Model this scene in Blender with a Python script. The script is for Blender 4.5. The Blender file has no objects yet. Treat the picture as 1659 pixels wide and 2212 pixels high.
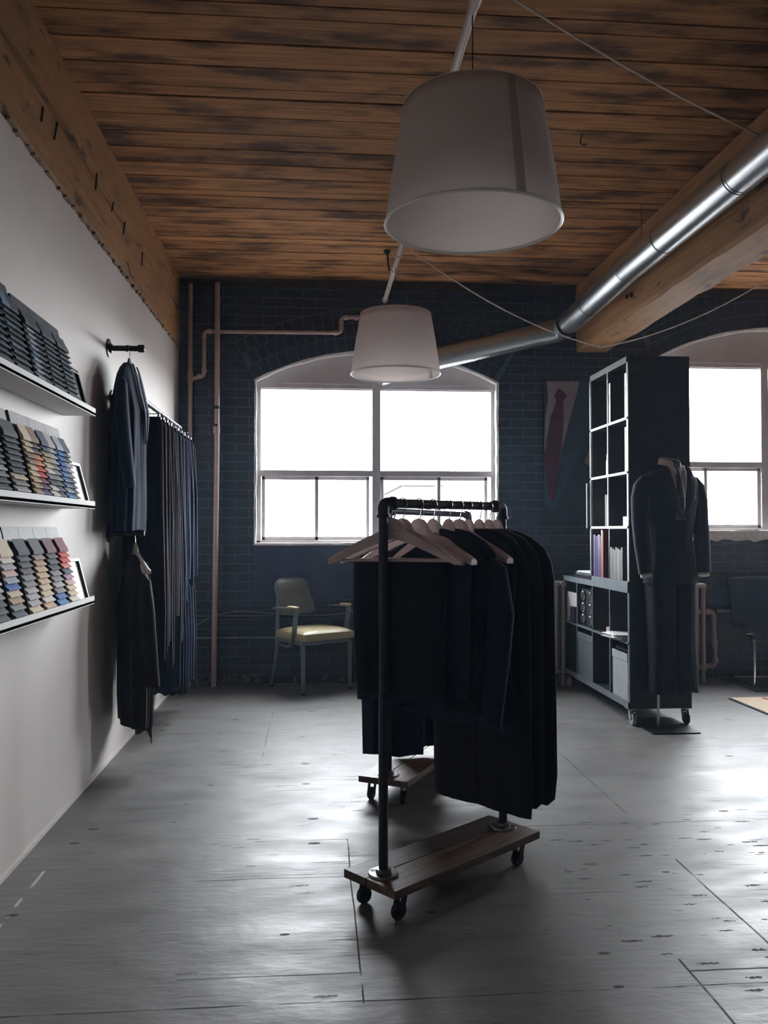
import bpy, bmesh, math, random
from mathutils import Vector, Matrix, Euler
random.seed(7)
C = bpy.context.scene.collection
PI = math.pi
def R(a): return math.radians(a)

# ------------------------------------------------------------------ camera, sky, light, exposure
F = 1820.0
H = 1.30
cam_d = bpy.data.cameras.new('camera'); cam = bpy.data.objects.new('camera', cam_d); C.objects.link(cam)
cam_d.sensor_fit = 'HORIZONTAL'; cam_d.sensor_width = 36.0; cam_d.lens = F / 1659 * 36.0
cam_d.clip_start = .02; cam_d.clip_end = 300
cam.location = (0, 0, H)
cam.rotation_euler = (R(90 + 1.2), 0, -R(4.64))
bpy.context.scene.camera = cam

SKY = 45.0
sc = bpy.context.scene
sc.view_settings.view_transform = 'Standard'; sc.view_settings.look = 'None'
sc.view_settings.exposure = 0.0; sc.view_settings.gamma = 1.0
try: sc.view_settings.use_curve_mapping = False
except Exception: pass
try:
    sc.cycles.max_bounces = 12; sc.cycles.diffuse_bounces = 6; sc.cycles.glossy_bounces = 4
    sc.cycles.transparent_max_bounces = 12; sc.cycles.sample_clamp_indirect = 6.0
    sc.cycles.use_denoising = True
except Exception: pass

w = bpy.data.worlds.new('sky'); sc.world = w; w.use_nodes = True
nt = w.node_tree; nt.nodes.clear()
wo = nt.nodes.new('ShaderNodeOutputWorld'); bg = nt.nodes.new('ShaderNodeBackground')
tc = nt.nodes.new('ShaderNodeTexCoord'); sx = nt.nodes.new('ShaderNodeSeparateXYZ'); mr = nt.nodes.new('ShaderNodeMapRange')
cr = nt.nodes.new('ShaderNodeValToRGB')
nt.links.new(tc.outputs['Generated'], sx.inputs[0]); nt.links.new(sx.outputs['Z'], mr.inputs['Value'])
mr.inputs['From Min'].default_value = -.35; mr.inputs['From Max'].default_value = .35
nt.links.new(mr.outputs[0], cr.inputs[0])
e = cr.color_ramp.elements                       # overcast sky above a duller street
e[0].position = .0; e[0].color = (.05, .05, .052, 1)
e[1].position = 1.0; e[1].color = (.90, .95, 1.0, 1)
m_ = cr.color_ramp.elements.new(.44); m_.color = (.19, .19, .195, 1)
m_ = cr.color_ramp.elements.new(.49); m_.color = (.92, .96, 1.0, 1)
nt.links.new(cr.outputs[0], bg.inputs['Color']); bg.inputs['Strength'].default_value = SKY
nt.links.new(bg.outputs[0], wo.inputs['Surface'])

def portal(name, x0, x1, z0, z1, y):
    l = bpy.data.lights.new(name, 'AREA'); l.shape = 'RECTANGLE'; l.size = x1 - x0; l.size_y = z1 - z0
    l.cycles.is_portal = True
    o = bpy.data.objects.new(name, l); C.objects.link(o)
    o.location = ((x0 + x1) / 2, y, (z0 + z1) / 2); o.rotation_euler = (-PI / 2, 0, 0)

# ------------------------------------------------------------------ pixel -> place helpers
CM = Euler(cam.rotation_euler).to_matrix()
def ray(px, py): return CM @ Vector(((px - 829.5) / F, -(py - 1106) / F, -1.0))
def atX(px, py, X): d = ray(px, py); t = X / d.x; return Vector((X, d.y * t, H + d.z * t))
def atY(px, py, Y): d = ray(px, py); t = Y / d.y; return Vector((d.x * t, Y, H + d.z * t))
def atZ(px, py, Z): d = ray(px, py); t = (Z - H) / d.z; return Vector((d.x * t, d.y * t, Z))

# ------------------------------------------------------------------ materials
MATS = {}
def new_mat(name):
    m = bpy.data.materials.new(name); m.use_nodes = True
    return m, m.node_tree, m.node_tree.nodes['Principled BSDF']
def M(name, col, rough=.6, metal=0., var=.15, scale=12., bump=0., bscale=60., sheen=0., spec=.5, coat=0., stretch=(1, 1, 1)):
    if name in MATS: return MATS[name]
    m, t, b = new_mat(name)
    tc = t.nodes.new('ShaderNodeTexCoord'); mp = t.nodes.new('ShaderNodeMapping'); mp.inputs['Scale'].default_value = stretch
    t.links.new(tc.outputs['Object'], mp.inputs['Vector'])
    n = t.nodes.new('ShaderNodeTexNoise'); n.inputs['Scale'].default_value = scale; n.inputs['Detail'].default_value = 5
    t.links.new(mp.outputs[0], n.inputs['Vector'])
    r = t.nodes.new('ShaderNodeValToRGB')
    r.color_ramp.elements[0].position = .3; r.color_ramp.elements[1].position = .7
    r.color_ramp.elements[0].color = tuple(c * (1 - var) for c in col) + (1,)
    r.color_ramp.elements[1].color = tuple(min(1, c * (1 + var)) for c in col) + (1,)
    t.links.new(n.outputs['Fac'], r.inputs[0]); t.links.new(r.outputs[0], b.inputs['Base Color'])
    b.inputs['Roughness'].default_value = rough; b.inputs['Metallic'].default_value = metal
    b.inputs['Specular IOR Level'].default_value = spec
    if sheen: b.inputs['Sheen Weight'].default_value = sheen
    if coat: b.inputs['Coat Weight'].default_value = coat
    if bump:
        n2 = t.nodes.new('ShaderNodeTexNoise'); n2.inputs['Scale'].default_value = bscale; n2.inputs['Detail'].default_value = 4
        t.links.new(mp.outputs[0], n2.inputs['Vector'])
        bp = t.nodes.new('ShaderNodeBump'); bp.inputs['Strength'].default_value = bump; bp.inputs['Distance'].default_value = .01
        t.links.new(n2.outputs['Fac'], bp.inputs['Height']); t.links.new(bp.outputs[0], b.inputs['Normal'])
    MATS[name] = m; return m
def fabric(name, col, rough=.85, sheen=.02): return M(name, col, rough=rough, var=.12, scale=18, bump=.25, bscale=420, sheen=sheen, spec=.2)

class NT:
    """tiny node helper"""
    def __init__(s, t): s.t = t
    def n(s, typ, **kw):
        x = s.t.nodes.new(typ)
        for k, v in kw.items(): setattr(x, k, v)
        return x
    def math(s, op, a, b=None, clamp=False):
        x = s.t.nodes.new('ShaderNodeMath'); x.operation = op; x.use_clamp = clamp
        for i, v in enumerate((a, b)):
            if v is None: continue
            if isinstance(v, (int, float)): x.inputs[i].default_value = v
            else: s.t.links.new(v, x.inputs[i])
        return x.outputs[0]
    def mix(s, f, a, b):
        x = s.t.nodes.new('ShaderNodeMix'); x.data_type = 'RGBA'
        for sock, v in ((x.inputs[0], f), (x.inputs[6], a), (x.inputs[7], b)):
            if isinstance(v, (int, float)): sock.default_value = v
            elif isinstance(v, tuple): sock.default_value = v + (1,) if len(v) == 3 else v
            else: s.t.links.new(v, sock)
        return x.outputs[2]
    def noise(s, vec, scale, detail=4, stretch=None, rough=.5, dist=0):
        if stretch:
            mp = s.t.nodes.new('ShaderNodeMapping'); mp.inputs['Scale'].default_value = stretch
            s.t.links.new(vec, mp.inputs['Vector']); vec = mp.outputs[0]
        x = s.t.nodes.new('ShaderNodeTexNoise'); x.inputs['Scale'].default_value = scale
        x.inputs['Detail'].default_value = detail; x.inputs['Roughness'].default_value = rough; x.inputs['Distortion'].default_value = dist
        s.t.links.new(vec, x.inputs['Vector']); return x.outputs['Fac']
    def ramp(s, fac, *stops):
        x = s.t.nodes.new('ShaderNodeValToRGB'); el = x.color_ramp.elements
        for i, (p, c) in enumerate(stops):
            c = (c, c, c) if isinstance(c, (int, float)) else c
            q = el[i] if i < 2 else el.new(p)
            q.position = p; q.color = tuple(c) + (1,)
        s.t.links.new(fac, x.inputs[0]); return x.outputs[0]
    def bump(s, h, strength, dist=.01, normal=None):
        x = s.t.nodes.new('ShaderNodeBump'); x.inputs['Strength'].default_value = strength; x.inputs['Distance'].default_value = dist
        s.t.links.new(h, x.inputs['Height'])
        if normal is not None: s.t.links.new(normal, x.inputs['Normal'])
        return x.outputs[0]

def floor_material():
    m, t, b = new_mat('painted_plywood'); g = NT(t)
    co = g.n('ShaderNodeNewGeometry').outputs['Position']
    sp = g.n('ShaderNodeSeparateXYZ'); t.links.new(co, sp.inputs[0]); X, Y = sp.outputs[0], sp.outputs[1]
    big = g.noise(co, 1.1, 5); grain = g.noise(co, 9, 6, (.35, 6, 1), .65)
    fine = g.noise(co, 60, 3)
    base = g.mix(g.ramp(big, (.35, 0.), (.65, 1.)), (.108, .105, .102), (.168, .161, .154))
    base = g.mix(g.ramp(grain, (.42, 0.), (.72, .55)), base, (.075, .078, .082))
    # worn stretches where the grain shows dark
    wear = g.math('MULTIPLY', g.ramp(g.noise(co, .9, 3, (1, 1.6, 1)), (.5, 0.), (.66, 1.)), g.ramp(g.noise(co, 22, 5, (.16, 3.2, 1), .7), (.54, 0.), (.62, 1.)))
    base = g.mix(g.math('MULTIPLY', wear, .8), base, (.018, .019, .022))
    # chips and knot holes
    v = g.n('ShaderNodeTexVoronoi', feature='F1', voronoi_dimensions='2D'); mp = g.n('ShaderNodeMapping'); mp.inputs['Scale'].default_value = (2.1, 4.6, 1)
    t.links.new(co, mp.inputs['Vector']); t.links.new(mp.outputs[0], v.inputs['Vector']); v.inputs['Scale'].default_value = 1.0
    rnd = g.n('ShaderNodeSeparateColor'); t.links.new(v.outputs['Color'], rnd.inputs[0])
    thr = g.math('MULTIPLY', g.math('SUBTRACT', rnd.outputs[0], .45), .10)
    knots = g.math('LESS_THAN', v.outputs['Distance'], thr)
    v2 = g.n('ShaderNodeTexVoronoi', feature='F1', voronoi_dimensions='2D'); mp2 = g.n('ShaderNodeMapping'); mp2.inputs['Scale'].default_value = (8, 46, 1)
    dsp = g.n('ShaderNodeVectorMath', operation='ADD'); dsc = g.n('ShaderNodeCombineXYZ'); t.links.new(g.math('MULTIPLY', g.noise(co, 60, 3), .05), dsc.inputs[0]); t.links.new(g.math('MULTIPLY', g.noise(co, 90, 3), .022), dsc.inputs[1]); t.links.new(co, dsp.inputs[0]); t.links.new(dsc.outputs[0], dsp.inputs[1]); t.links.new(dsp.outputs[0], mp2.inputs['Vector']); t.links.new(mp2.outputs[0], v2.inputs['Vector']); v2.inputs['Scale'].default_value = 1.0
    r2 = g.n('ShaderNodeSeparateColor'); t.links.new(v2.outputs['Color'], r2.inputs[0])
    chips = g.math('LESS_THAN', v2.outputs['Distance'], g.math('MULTIPLY', g.math('SUBTRACT', r2.outputs[1], .80), 1.6))
    region = g.math('ADD', g.math('MULTIPLY', g.math('GREATER_THAN', X, .95), g.math('LESS_THAN', Y, 3.7)), g.math('MULTIPLY', g.ramp(g.noise(co, 2.0, 2), (.50, 0.), (.6, 1.)), .55), True)
    chips = g.math('MULTIPLY', chips, region)
    # seams between the plywood sheets
    wob = g.math('MULTIPLY', g.math('SUBTRACT', g.noise(co, 2.5, 3), .5), .02)
    seam = None
    def seg(axis, at, lo, hi, wd=.0026):
        nonlocal seam
        A, B = (X, Y) if axis == 'x' else (Y, X)
        d = g.math('ABSOLUTE', g.math('SUBTRACT', g.math('ADD', A, wob), at))
        k = g.math('MULTIPLY', g.math('LESS_THAN', d, wd), g.math('MULTIPLY', g.math('GREATER_THAN', B, lo), g.math('LESS_THAN', B, hi)))
        seam = k if seam is None else g.math('MAXIMUM', seam, k)
    seg('x', .135, 2.34, 3.57); seg('y', 2.35, -1.2, 2.0, .003); seg('y', 2.50, -.4, .14, .0022); seg('y', 3.57, -.25, .14)
    seg('y', 3.19, -.45, .13, .002); seg('y', 3.66, .8, 5.0, .003); seg('y', 4.90, .1, 6.5, .003); seg('x', 1.42, 1.9, 3.25, .004)
    seg('x', 1.42, 3.66, 4.9, .003); seg('x', 1.10, 1.6, 2.5, .004); seg('y', 2.43, 1.1, 1.5, .004); seg('x', -.3, 4.9, 6.1, .002)
    seg('y', 6.12, -1.2, 6.5, .002)
    seam = g.math('MULTIPLY', seam, g.ramp(g.noise(co, 5, 3), (.36, 0.), (.5, 1.)))
    dark = g.math('MAXIMUM', g.math('MAXIMUM', knots, chips), seam)
    base = g.mix(dark, base, (.008, .009, .011))
    scr = g.math('MULTIPLY', g.math('LESS_THAN', g.math('ABSOLUTE', g.math('SUBTRACT', g.math('ADD', X, g.math('MULTIPLY', wob, .6)), -1.03)), .006), g.math('MULTIPLY', g.math('GREATER_THAN', Y, 2.78), g.math('LESS_THAN', Y, 3.35)))
    scr = g.math('MULTIPLY', scr, g.ramp(g.noise(co, 14, 4), (.42, 0.), (.56, .8)))
    base = g.mix(scr, base, (.50, .48, .46))
    t.links.new(base, b.inputs['Base Color'])
    ro = g.math('ADD', g.math('MULTIPLY', g.ramp(g.noise(co, 5, 5, (.6, 1.4, 1)), (.3, 0.), (.7, 1.)), .16), .40)
    ro = g.math('ADD', ro, g.math('MULTIPLY', g.math('MAXIMUM', dark, wear), .3))
    t.links.new(ro, b.inputs['Roughness'])
    b.inputs['Specular IOR Level'].default_value = .40
    h = g.math('ADD', g.math('MULTIPLY', g.noise(co, 26, 5, (.5, 1.5, 1), .6), .6), g.math('MULTIPLY', g.noise(co, 4.5, 4, (1, 1.7, 1)), 1.6))
    h = g.math('SUBTRACT', h, g.math('MULTIPLY', dark, 1.2))
    t.links.new(g.bump(h, .42, .006), b.inputs['Normal'])
    return m

def plank_material():
    m, t, b = new_mat('old_pine_planks'); g = NT(t)
    co = g.n('ShaderNodeNewGeometry').outputs['Position']; isl = g.n('ShaderNodeNewGeometry').outputs['Random Per Island']
    ad = g.n('ShaderNodeVectorMath', operation='ADD'); cx = g.n('ShaderNodeCombineXYZ'); t.links.new(g.math('MULTIPLY', isl, 40), cx.inputs[0])
    t.links.new(co, ad.inputs[0]); t.links.new(cx.outputs[0], ad.inputs[1]); v = ad.outputs[0]
    grain = g.noise(v, 8, 6, (.25, 7, 1), .6, .4)
    c = g.mix(g.ramp(grain, (.3, 0.), (.7, 1.)), (.26, .112, .042), (.64, .31, .122))
    c = g.mix(g.math('MULTIPLY', isl, .35), c, (.15, .07, .032))
    burn = g.ramp(g.noise(v, 2.3, 5, (.85, 2.7, 1), .6), (.47, 0.), (.64, .88))
    c = g.mix(burn, c, (.050, .021, .010))
    pale = g.ramp(g.noise(v, 2.4, 4, (.4, 4, 1)), (.6, 0.), (.75, .45))
    c = g.mix(pale, c, (.46, .27, .14))
    t.links.new(c, b.inputs['Base Color']); b.inputs['Roughness'].default_value = .7; b.inputs['Specular IOR Level'].default_value = .2
    t.links.new(g.bump(grain, .35, .004), b.inputs['Normal'])
    return m

def beam_material(name, c1, c2, c3):
    m, t, b = new_mat(name); g = NT(t)
    co = g.n('ShaderNodeNewGeometry').outputs['Position']
    grain = g.noise(co, 7, 6, (3, .35, 5), .6, .6)
    c = g.mix(g.ramp(grain, (.3, 0.), (.7, 1.)), c1, c2)
    c = g.mix(g.ramp(g.noise(co, 2.2, 4, (1.5, .7, 2)), (.58, 0.), (.75, .7)), c, c3)
    spots = g.ramp(g.noise(co, 9, 5, (1, .5, 1.6), .6), (.60, 0.), (.68, .85))
    c = g.mix(spots, c, (.04, .02, .012))
    t.links.new(c, b.inputs['Base Color']); b.inputs['Roughness'].default_value = .7
    t.links.new(g.bump(g.math('ADD', grain, g.noise(co, 3, 4)), .5, .01), b.inputs['Normal'])
    return m

def brick_material(name, c1, c2, cm):
    m, t, b = new_mat(name); g = NT(t)
    co = g.n('ShaderNodeNewGeometry').outputs['Position']
    sp = g.n('ShaderNodeSeparateXYZ'); t.links.new(co, sp.inputs[0]); cb = g.n('ShaderNodeCombineXYZ')
    wob = g.math('MULTIPLY', g.math('SUBTRACT', g.noise(co, 3, 3), .5), .012)
    t.links.new(g.math('ADD', sp.outputs[0], wob), cb.inputs[0]); t.links.new(g.math('ADD', sp.outputs[2], wob), cb.inputs[1])
    br = g.n('ShaderNodeTexBrick'); t.links.new(cb.outputs[0], br.inputs['Vector'])
    br.inputs['Scale'].default_value = 1.0; br.inputs['Brick Width'].default_value = .225; br.inputs['Row Height'].default_value = .078
    br.inputs['Mortar Size'].default_value = .0055; br.inputs['Mortar Smooth'].default_value = .25; br.inputs['Bias'].default_value = 0
    br.inputs['Color1'].default_value = c1 + (1,); br.inputs['Color2'].default_value = c2 + (1,); br.inputs['Mortar'].default_value = cm + (1,)
    stain = g.ramp(g.noise(co, 2.4, 5), (.4, 0.), (.75, .55))
    c = g.mix(stain, br.outputs['Color'], tuple(min(1, k * 1.5) for k in c2))
    # right of the beam the paint is browner
    rt = g.n('ShaderNodeMapRange'); rt.inputs['From Min'].default_value = 2.2; rt.inputs['From Max'].default_value = 3.2
    t.links.new(sp.outputs[0], rt.inputs['Value'])
    c = g.mix(g.math('MULTIPLY', rt.outputs[0], .8), c, g.mix(br.outputs['Fac'], (.026, .021, .018), (.080, .068, .058)))
    t.links.new(c, b.inputs['Base Color']); b.inputs['Roughness'].default_value = .55
    h = g.math('ADD', g.math('MULTIPLY', g.math('SUBTRACT', 1.0, br.outputs['Fac']), 1.0), g.math('MULTIPLY', g.noise(co, 40, 4), .35))
    t.links.new(g.bump(h, .8, .007), b.inputs['Normal'])
    return m

def glass_material(name='window_glass', tint=(1, 1, 1), gl=.06):
    m = bpy.data.materials.new(name); m.use_nodes = True; t = m.node_tree; t.nodes.clear()
    o = t.nodes.new('ShaderNodeOutputMaterial'); a = t.nodes.new('ShaderNodeBsdfTransparent'); b = t.nodes.new('ShaderNodeBsdfGlossy')
    x = t.nodes.new('ShaderNodeMixShader'); a.inputs[0].default_value = tint + (1,); b.inputs['Roughness'].default_value = .03
    x.inputs[0].default_value = gl
    t.links.new(a.outputs[0], x.inputs[1]); t.links.new(b.outputs[0], x.inputs[2]); t.links.new(x.outputs[0], o.inputs[0])
    return m

def shade_material(name, col, trans):
    m = bpy.data.materials.new(name); m.use_nodes = True; t = m.node_tree; t.nodes.clear(); g = NT(t)
    o = t.nodes.new('ShaderNodeOutputMaterial'); a = t.nodes.new('ShaderNodeBsdfDiffuse'); b = t.nodes.new('ShaderNodeBsdfTranslucent')
    x = t.nodes.new('ShaderNodeMixShader'); co = t.nodes.new('ShaderNodeTexCoord').outputs['Object']
    c = g.mix(g.noise(co, 160, 3), tuple(k * .93 for k in col), col)
    t.links.new(c, a.inputs[0]); t.links.new(c, b.inputs[0]); x.inputs[0].default_value = trans
    t.links.new(a.outputs[0], x.inputs[1]); t.links.new(b.outputs[0], x.inputs[2]); t.links.new(x.outputs[0], o.inputs[0])
    return m

def duct_material():
    m, t, b = new_mat('galvanised_steel'); g = NT(t)
    co = g.n('ShaderNodeTexCoord').outputs['Object']
    f1 = g.noise(co, 22, 3); f2 = g.noise(co, 7, 3)
    t.links.new(g.mix(f1, (.60, .66, .69), (.74, .78, .80)), b.inputs['Base Color'])
    b.inputs['Metallic'].default_value = .95
    t.links.new(g.math('ADD', g.math('MULTIPLY', f2, .10), .26), b.inputs['Roughness'])
    return m

# ------------------------------------------------------------------ mesh builder
def wmat(o):
    m = o.matrix_basis.copy()
    p = o.parent
    while p: m = p.matrix_basis @ m; p = p.parent
    return m
class MB:
    def __init__(s): s.v = []; s.f = []; s.mi = []; s.cur = 0; s.wn = False
    def add(s, vs, fs):
        b = len(s.v); s.v += [Vector(x) for x in vs]; s.f += [tuple(b + i for i in f) for f in fs]; s.mi += [s.cur] * len(fs); return s
    def box(s, lo, hi, mat=None, bev=0):
        (a, b, c), (d, e_, f) = lo, hi
        if bev:
            return s.rbox(lo, hi, bev, mat)
        vs = [(a, b, c), (d, b, c), (d, e_, c), (a, e_, c), (a, b, f), (d, b, f), (d, e_, f), (a, e_, f)]
        if mat: vs = [mat @ Vector(q) for q in vs]
        return s.add(vs, [(0, 3, 2, 1), (4, 5, 6, 7), (0, 1, 5, 4), (1, 2, 6, 5), (2, 3, 7, 6), (3, 0, 4, 7)])
    def rbox(s, lo, hi, r, mat=None):
        s.wn = True
        bm = bmesh.new(); bmesh.ops.create_cube(bm, size=1)
        sz = Vector(hi) - Vector(lo); ce = (Vector(hi) + Vector(lo)) / 2
        for v in bm.verts: v.co = Vector((v.co.x * sz.x, v.co.y * sz.y, v.co.z * sz.z)) + ce
        bmesh.ops.bevel(bm, geom=bm.edges[:], offset=min(r, min(sz) * .45), segments=2, profile=.5, affect='EDGES')
        vs = [(mat @ v.co) if mat else v.co.copy() for v in bm.verts]; bm.verts.index_update()
        fs = [[v.index for v in f.verts] for f in bm.faces]; bm.free(); return s.add(vs, fs)
    def beam(s, p, q, w, h, up=(0, 0, 1)):
        p, q = Vector(p), Vector(q); d = (q - p); L = d.length; d.normalize(); up = Vector(up)
        if abs(d.dot(up)) > .99: up = Vector((0, 1, 0))
        x = d.cross(up).normalized(); z = x.cross(d).normalized(); vs = []
        for t in (0, L):
            for a, b in ((-1, -1), (1, -1), (1, 1), (-1, 1)): vs.append(p + d * t + x * a * w / 2 + z * b * h / 2)
        return s.add(vs, [(0, 1, 2, 3), (7, 6, 5, 4), (0, 4, 5, 1), (1, 5, 6, 2), (2, 6, 7, 3), (3, 7, 4, 0)])
    def tube(s, pts, r, n=12, cap=True, sq=None):
        pts = [Vector(p) for p in pts]; rs = r if isinstance(r, (list, tuple)) else [r] * len(pts)
        d0 = (pts[1] - pts[0]).normalized(); up = Vector((0, 0, 1)) if abs(d0.z) < .9 else Vector((1, 0, 0))
        x = d0.cross(up).normalized(); rings = []
        for i, p in enumerate(pts):
            if i == 0: d = pts[1] - p
            elif i == len(pts) - 1: d = p - pts[i - 1]
            else: d = (pts[i + 1] - p).normalized() + (p - pts[i - 1]).normalized()
            d = d.normalized(); x = (x - d * x.dot(d)).normalized(); y = d.cross(x)
            sx_, sy_ = (1, 1) if not sq else sq
            rings.append([p + (x * math.cos(2 * PI * k / n) * sx_ + y * math.sin(2 * PI * k / n) * sy_) * rs[i] for k in range(n)])
        return s.rings(rings, cap)
    def rings(s, rings, cap=True, closed=False):
        n = len(rings[0]); vs = [p for r_ in rings for p in r_]; fs = []
        m = len(rings)
        for i in range(m if closed else m - 1):
            j = (i + 1) % m
            for k in range(n): fs.append((i * n + k, i * n + (k + 1) % n, j * n + (k + 1) % n, j * n + k))
        if cap and not closed: fs += [tuple(range(n - 1, -1, -1)), tuple((m - 1) * n + k for k in range(n))]
        return s.add(vs, fs)
    def lathe(s, prof, c=(0, 0, 0), n=24, axis='z', cap=True, mat=None):
        rings = []
        for r_, z in prof:
            rg = []
            for k in range(n):
                a = 2 * PI * k / n
                p = Vector((r_ * math.cos(a), r_ * math.sin(a), z))
                if axis == 'x': p = Vector((p.z, p.x, p.y))
                if axis == 'y': p = Vector((p.y, p.z, p.x))
                p = p + Vector(c)
                rg.append(mat @ p if mat else p)
            rings.append(rg)
        return s.rings(rings, cap)
    def prism(s, poly, d, f=lambda a, b, c: (a, b, c)):
        """polygon (a,b) extruded from c=d[0] to c=d[1], placed by f"""
        n = len(poly); vs = [f(a, b, d[0]) for a, b in poly] + [f(a, b, d[1]) for a, b in poly]
        return s.add(vs, [tuple(range(n - 1, -1, -1)), tuple(range(n, 2 * n))] + [(i, (i + 1) % n, n + (i + 1) % n, n + i) for i in range(n)])
    def grid(s, fn, nu, nv):
        vs = [fn(i / nu, j / nv) for j in range(nv + 1) for i in range(nu + 1)]
        return s.add(vs, [(j * (nu + 1) + i, j * (nu + 1) + i + 1, (j + 1) * (nu + 1) + i + 1, (j + 1) * (nu + 1) + i) for j in range(nv) for i in range(nu)])
    def build(s, name, mat, parent=None, world=False, smooth=True, solid=0, angle=38, fix=True):
        me = bpy.data.meshes.new(name)
        vs = s.v
        off = None
        if parent is not None:
            if world: mi = wmat(parent).inverted(); vs = [mi @ v for v in vs]
        else:
            xs = [v.x for v in vs]; ys = [v.y for v in vs]; zs = [v.z for v in vs]
            off = Vector(((min(xs) + max(xs)) / 2, (min(ys) + max(ys)) / 2, min(zs))); vs = [v - off for v in vs]
        me.from_pydata([tuple(v) for v in vs], [], s.f)
        for m in (mat if isinstance(mat, (list, tuple)) else [mat]): me.materials.append(m)
        if isinstance(mat, (list, tuple)):
            for p, i in zip(me.polygons, s.mi): p.material_index = i
        if fix:
            bm = bmesh.new(); bm.from_mesh(me); bmesh.ops.recalc_face_normals(bm, faces=bm.faces[:]); bm.to_mesh(me); bm.free()
        if smooth:
            me.shade_smooth(); me.set_sharp_from_angle(angle=R(angle))
        me.update()
        o = bpy.data.objects.new(name, me); C.objects.link(o)
        if off is not None: o.location = off
        if parent is not None: o.parent = parent
        if s.wn and smooth:
            md = o.modifiers.new('even_normals', 'WEIGHTED_NORMAL'); md.keep_sharp = True; md.weight = 100
        if solid:
            md = o.modifiers.new('thickness', 'SOLIDIFY'); md.thickness = solid; md.offset = 0
        return o

def tag(o, label=None, cat=None, group=None, kind=None):
    if label: o['label'] = label
    if cat: o['category'] = cat
    if group: o['group'] = group
    if kind: o['kind'] = kind
    return o
def thing(name, label, cat, loc=(0, 0, 0), rot=0, group=None, kind=None):
    o = bpy.data.objects.new(name, None); o.empty_display_size = .1; C.objects.link(o); o.location = loc
    o.rotation_euler = rot if isinstance(rot, (tuple, list)) else (0, 0, rot)
    return tag(o, label, cat, group, kind)
def copy_tree(o, parent=None):
    c = o.copy(); C.objects.link(c)
    if parent: c.parent = parent
    for ch in [x for x in C.objects if x.parent == o]: copy_tree(ch, c)
    return c
def struct(o): o['kind'] = 'structure'; return o
def arc(cx, cy, r, a0, a1, n): return [(cx + r * math.cos(R(a0 + (a1 - a0) * i / n)), cy + r * math.sin(R(a0 + (a1 - a0) * i / n))) for i in range(n + 1)]
def bez(p0, p1, p2, p3, n=16):
    p0, p1, p2, p3 = map(Vector, (p0, p1, p2, p3)); o = []
    for i in range(n + 1):
        t = i / n; o.append(p0 * (1 - t) ** 3 + p1 * 3 * t * (1 - t) ** 2 + p2 * 3 * t * t * (1 - t) + p3 * t ** 3)
    return o
def sag(p, q, s, n=24):
    p, q = Vector(p), Vector(q); return [p.lerp(q, i / n) - Vector((0, 0, s * 4 * (i / n) * (1 - i / n))) for i in range(n + 1)]
def rpath(pts, r, n=6):
    """polyline with rounded corners"""
    pts = [Vector(p) for p in pts]; o = [pts[0]]
    for i in range(1, len(pts) - 1):
        a, b, c = pts[i - 1], pts[i], pts[i + 1]
        u = (a - b).normalized() * min(r, (a - b).length * .49); v = (c - b).normalized() * min(r, (c - b).length * .49)
        for k in range(n + 1):
            t = k / n; o.append((b + u) * (1 - t) ** 2 + b * 2 * t * (1 - t) + (b + v) * t * t)
    o.append(pts[-1]); return o

# ------------------------------------------------------------------ material set
m_wall = M('white_wall_paint', (.66, .61, .575), rough=.62, var=.03, scale=3, bump=.06, bscale=90)
m_floor = floor_material(); m_plank = plank_material()
m_beam = beam_material('timber_beam', (.27, .130, .046), (.42, .215, .080), (.16, .10, .06))
m_brick = brick_material('navy_painted_brick', (.011, .018, .036), (.017, .026, .048), (.070, .098, .140))
m_brickarch = M('navy_painted_arch_brick', (.014, .023, .045), rough=.55, var=.35, scale=14, bump=.5, bscale=45)
m_mortar = M('navy_painted_mortar', (.075, .105, .150), rough=.75, var=.3, scale=20, bump=.4)
m_render = M('navy_painted_render', (.026, .034, .080), rough=.6, var=.45, scale=3.5, bump=.35, bscale=16)
m_render2 = M('grey_brown_render', (.045, .042, .042), rough=.75, var=.3, scale=5, bump=.35, bscale=16)
m_frame = M('grey_window_paint', (.66, .62, .63), rough=.5, var=.06, scale=8, bump=.1)
m_reveal = M('white_reveal_plaster', (.78, .74, .71), rough=.7, var=.12, scale=30, bump=.5, bscale=60)
m_glass = glass_material()
m_shade = shade_material('white_shade_fabric', (.82, .775, .755), .58)
m_shadein = M('shade_seam_tape', (.42, .37, .34), rough=.8, var=.03)
m_rim = M('white_rim', (.85, .82, .80), rough=.5, var=.02)
m_pipe = M('pink_beige_pipe_paint', (.46, .33, .285), rough=.42, var=.12, scale=6, bump=.08)
m_conduit = M('white_conduit_paint', (.62, .55, .50), rough=.3, var=.08, scale=9)
m_duct = duct_material()
m_black = M('black_steel', (.012, .014, .019), rough=.42, metal=.5, var=.25, scale=30, bump=.1)
m_navysteel = M('dark_iron_pipe', (.018, .024, .042), rough=.42, metal=.35, var=.3, scale=30, bump=.12)
m_flange = M('grey_cast_flange', (.20, .20, .20), rough=.35, metal=.7, var=.15)
m_chrome = M('chrome', (.75, .75, .76), rough=.14, metal=1, var=.03)
m_steel = M('bright_steel', (.55, .56, .58), rough=.25, metal=1, var=.08)
m_rubber = M('dark_rubber', (.012, .013, .015), rough=.7)
m_greyrub = M('grey_caster_wheel', (.30, .31, .31), rough=.5)
m_hanger = M('pale_beech', (.66, .53, .52), rough=.45, var=.14, scale=8, stretch=(1, 6, 6), bump=.05)
m_whitehanger = M('white_painted_wood', (.62, .56, .53), rough=.4, var=.05)
m_dolly = M('brown_dolly_timber', (.115, .066, .043), rough=.5, var=.5, scale=6, stretch=(1, 7, 7), bump=.25, bscale=30)
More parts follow.
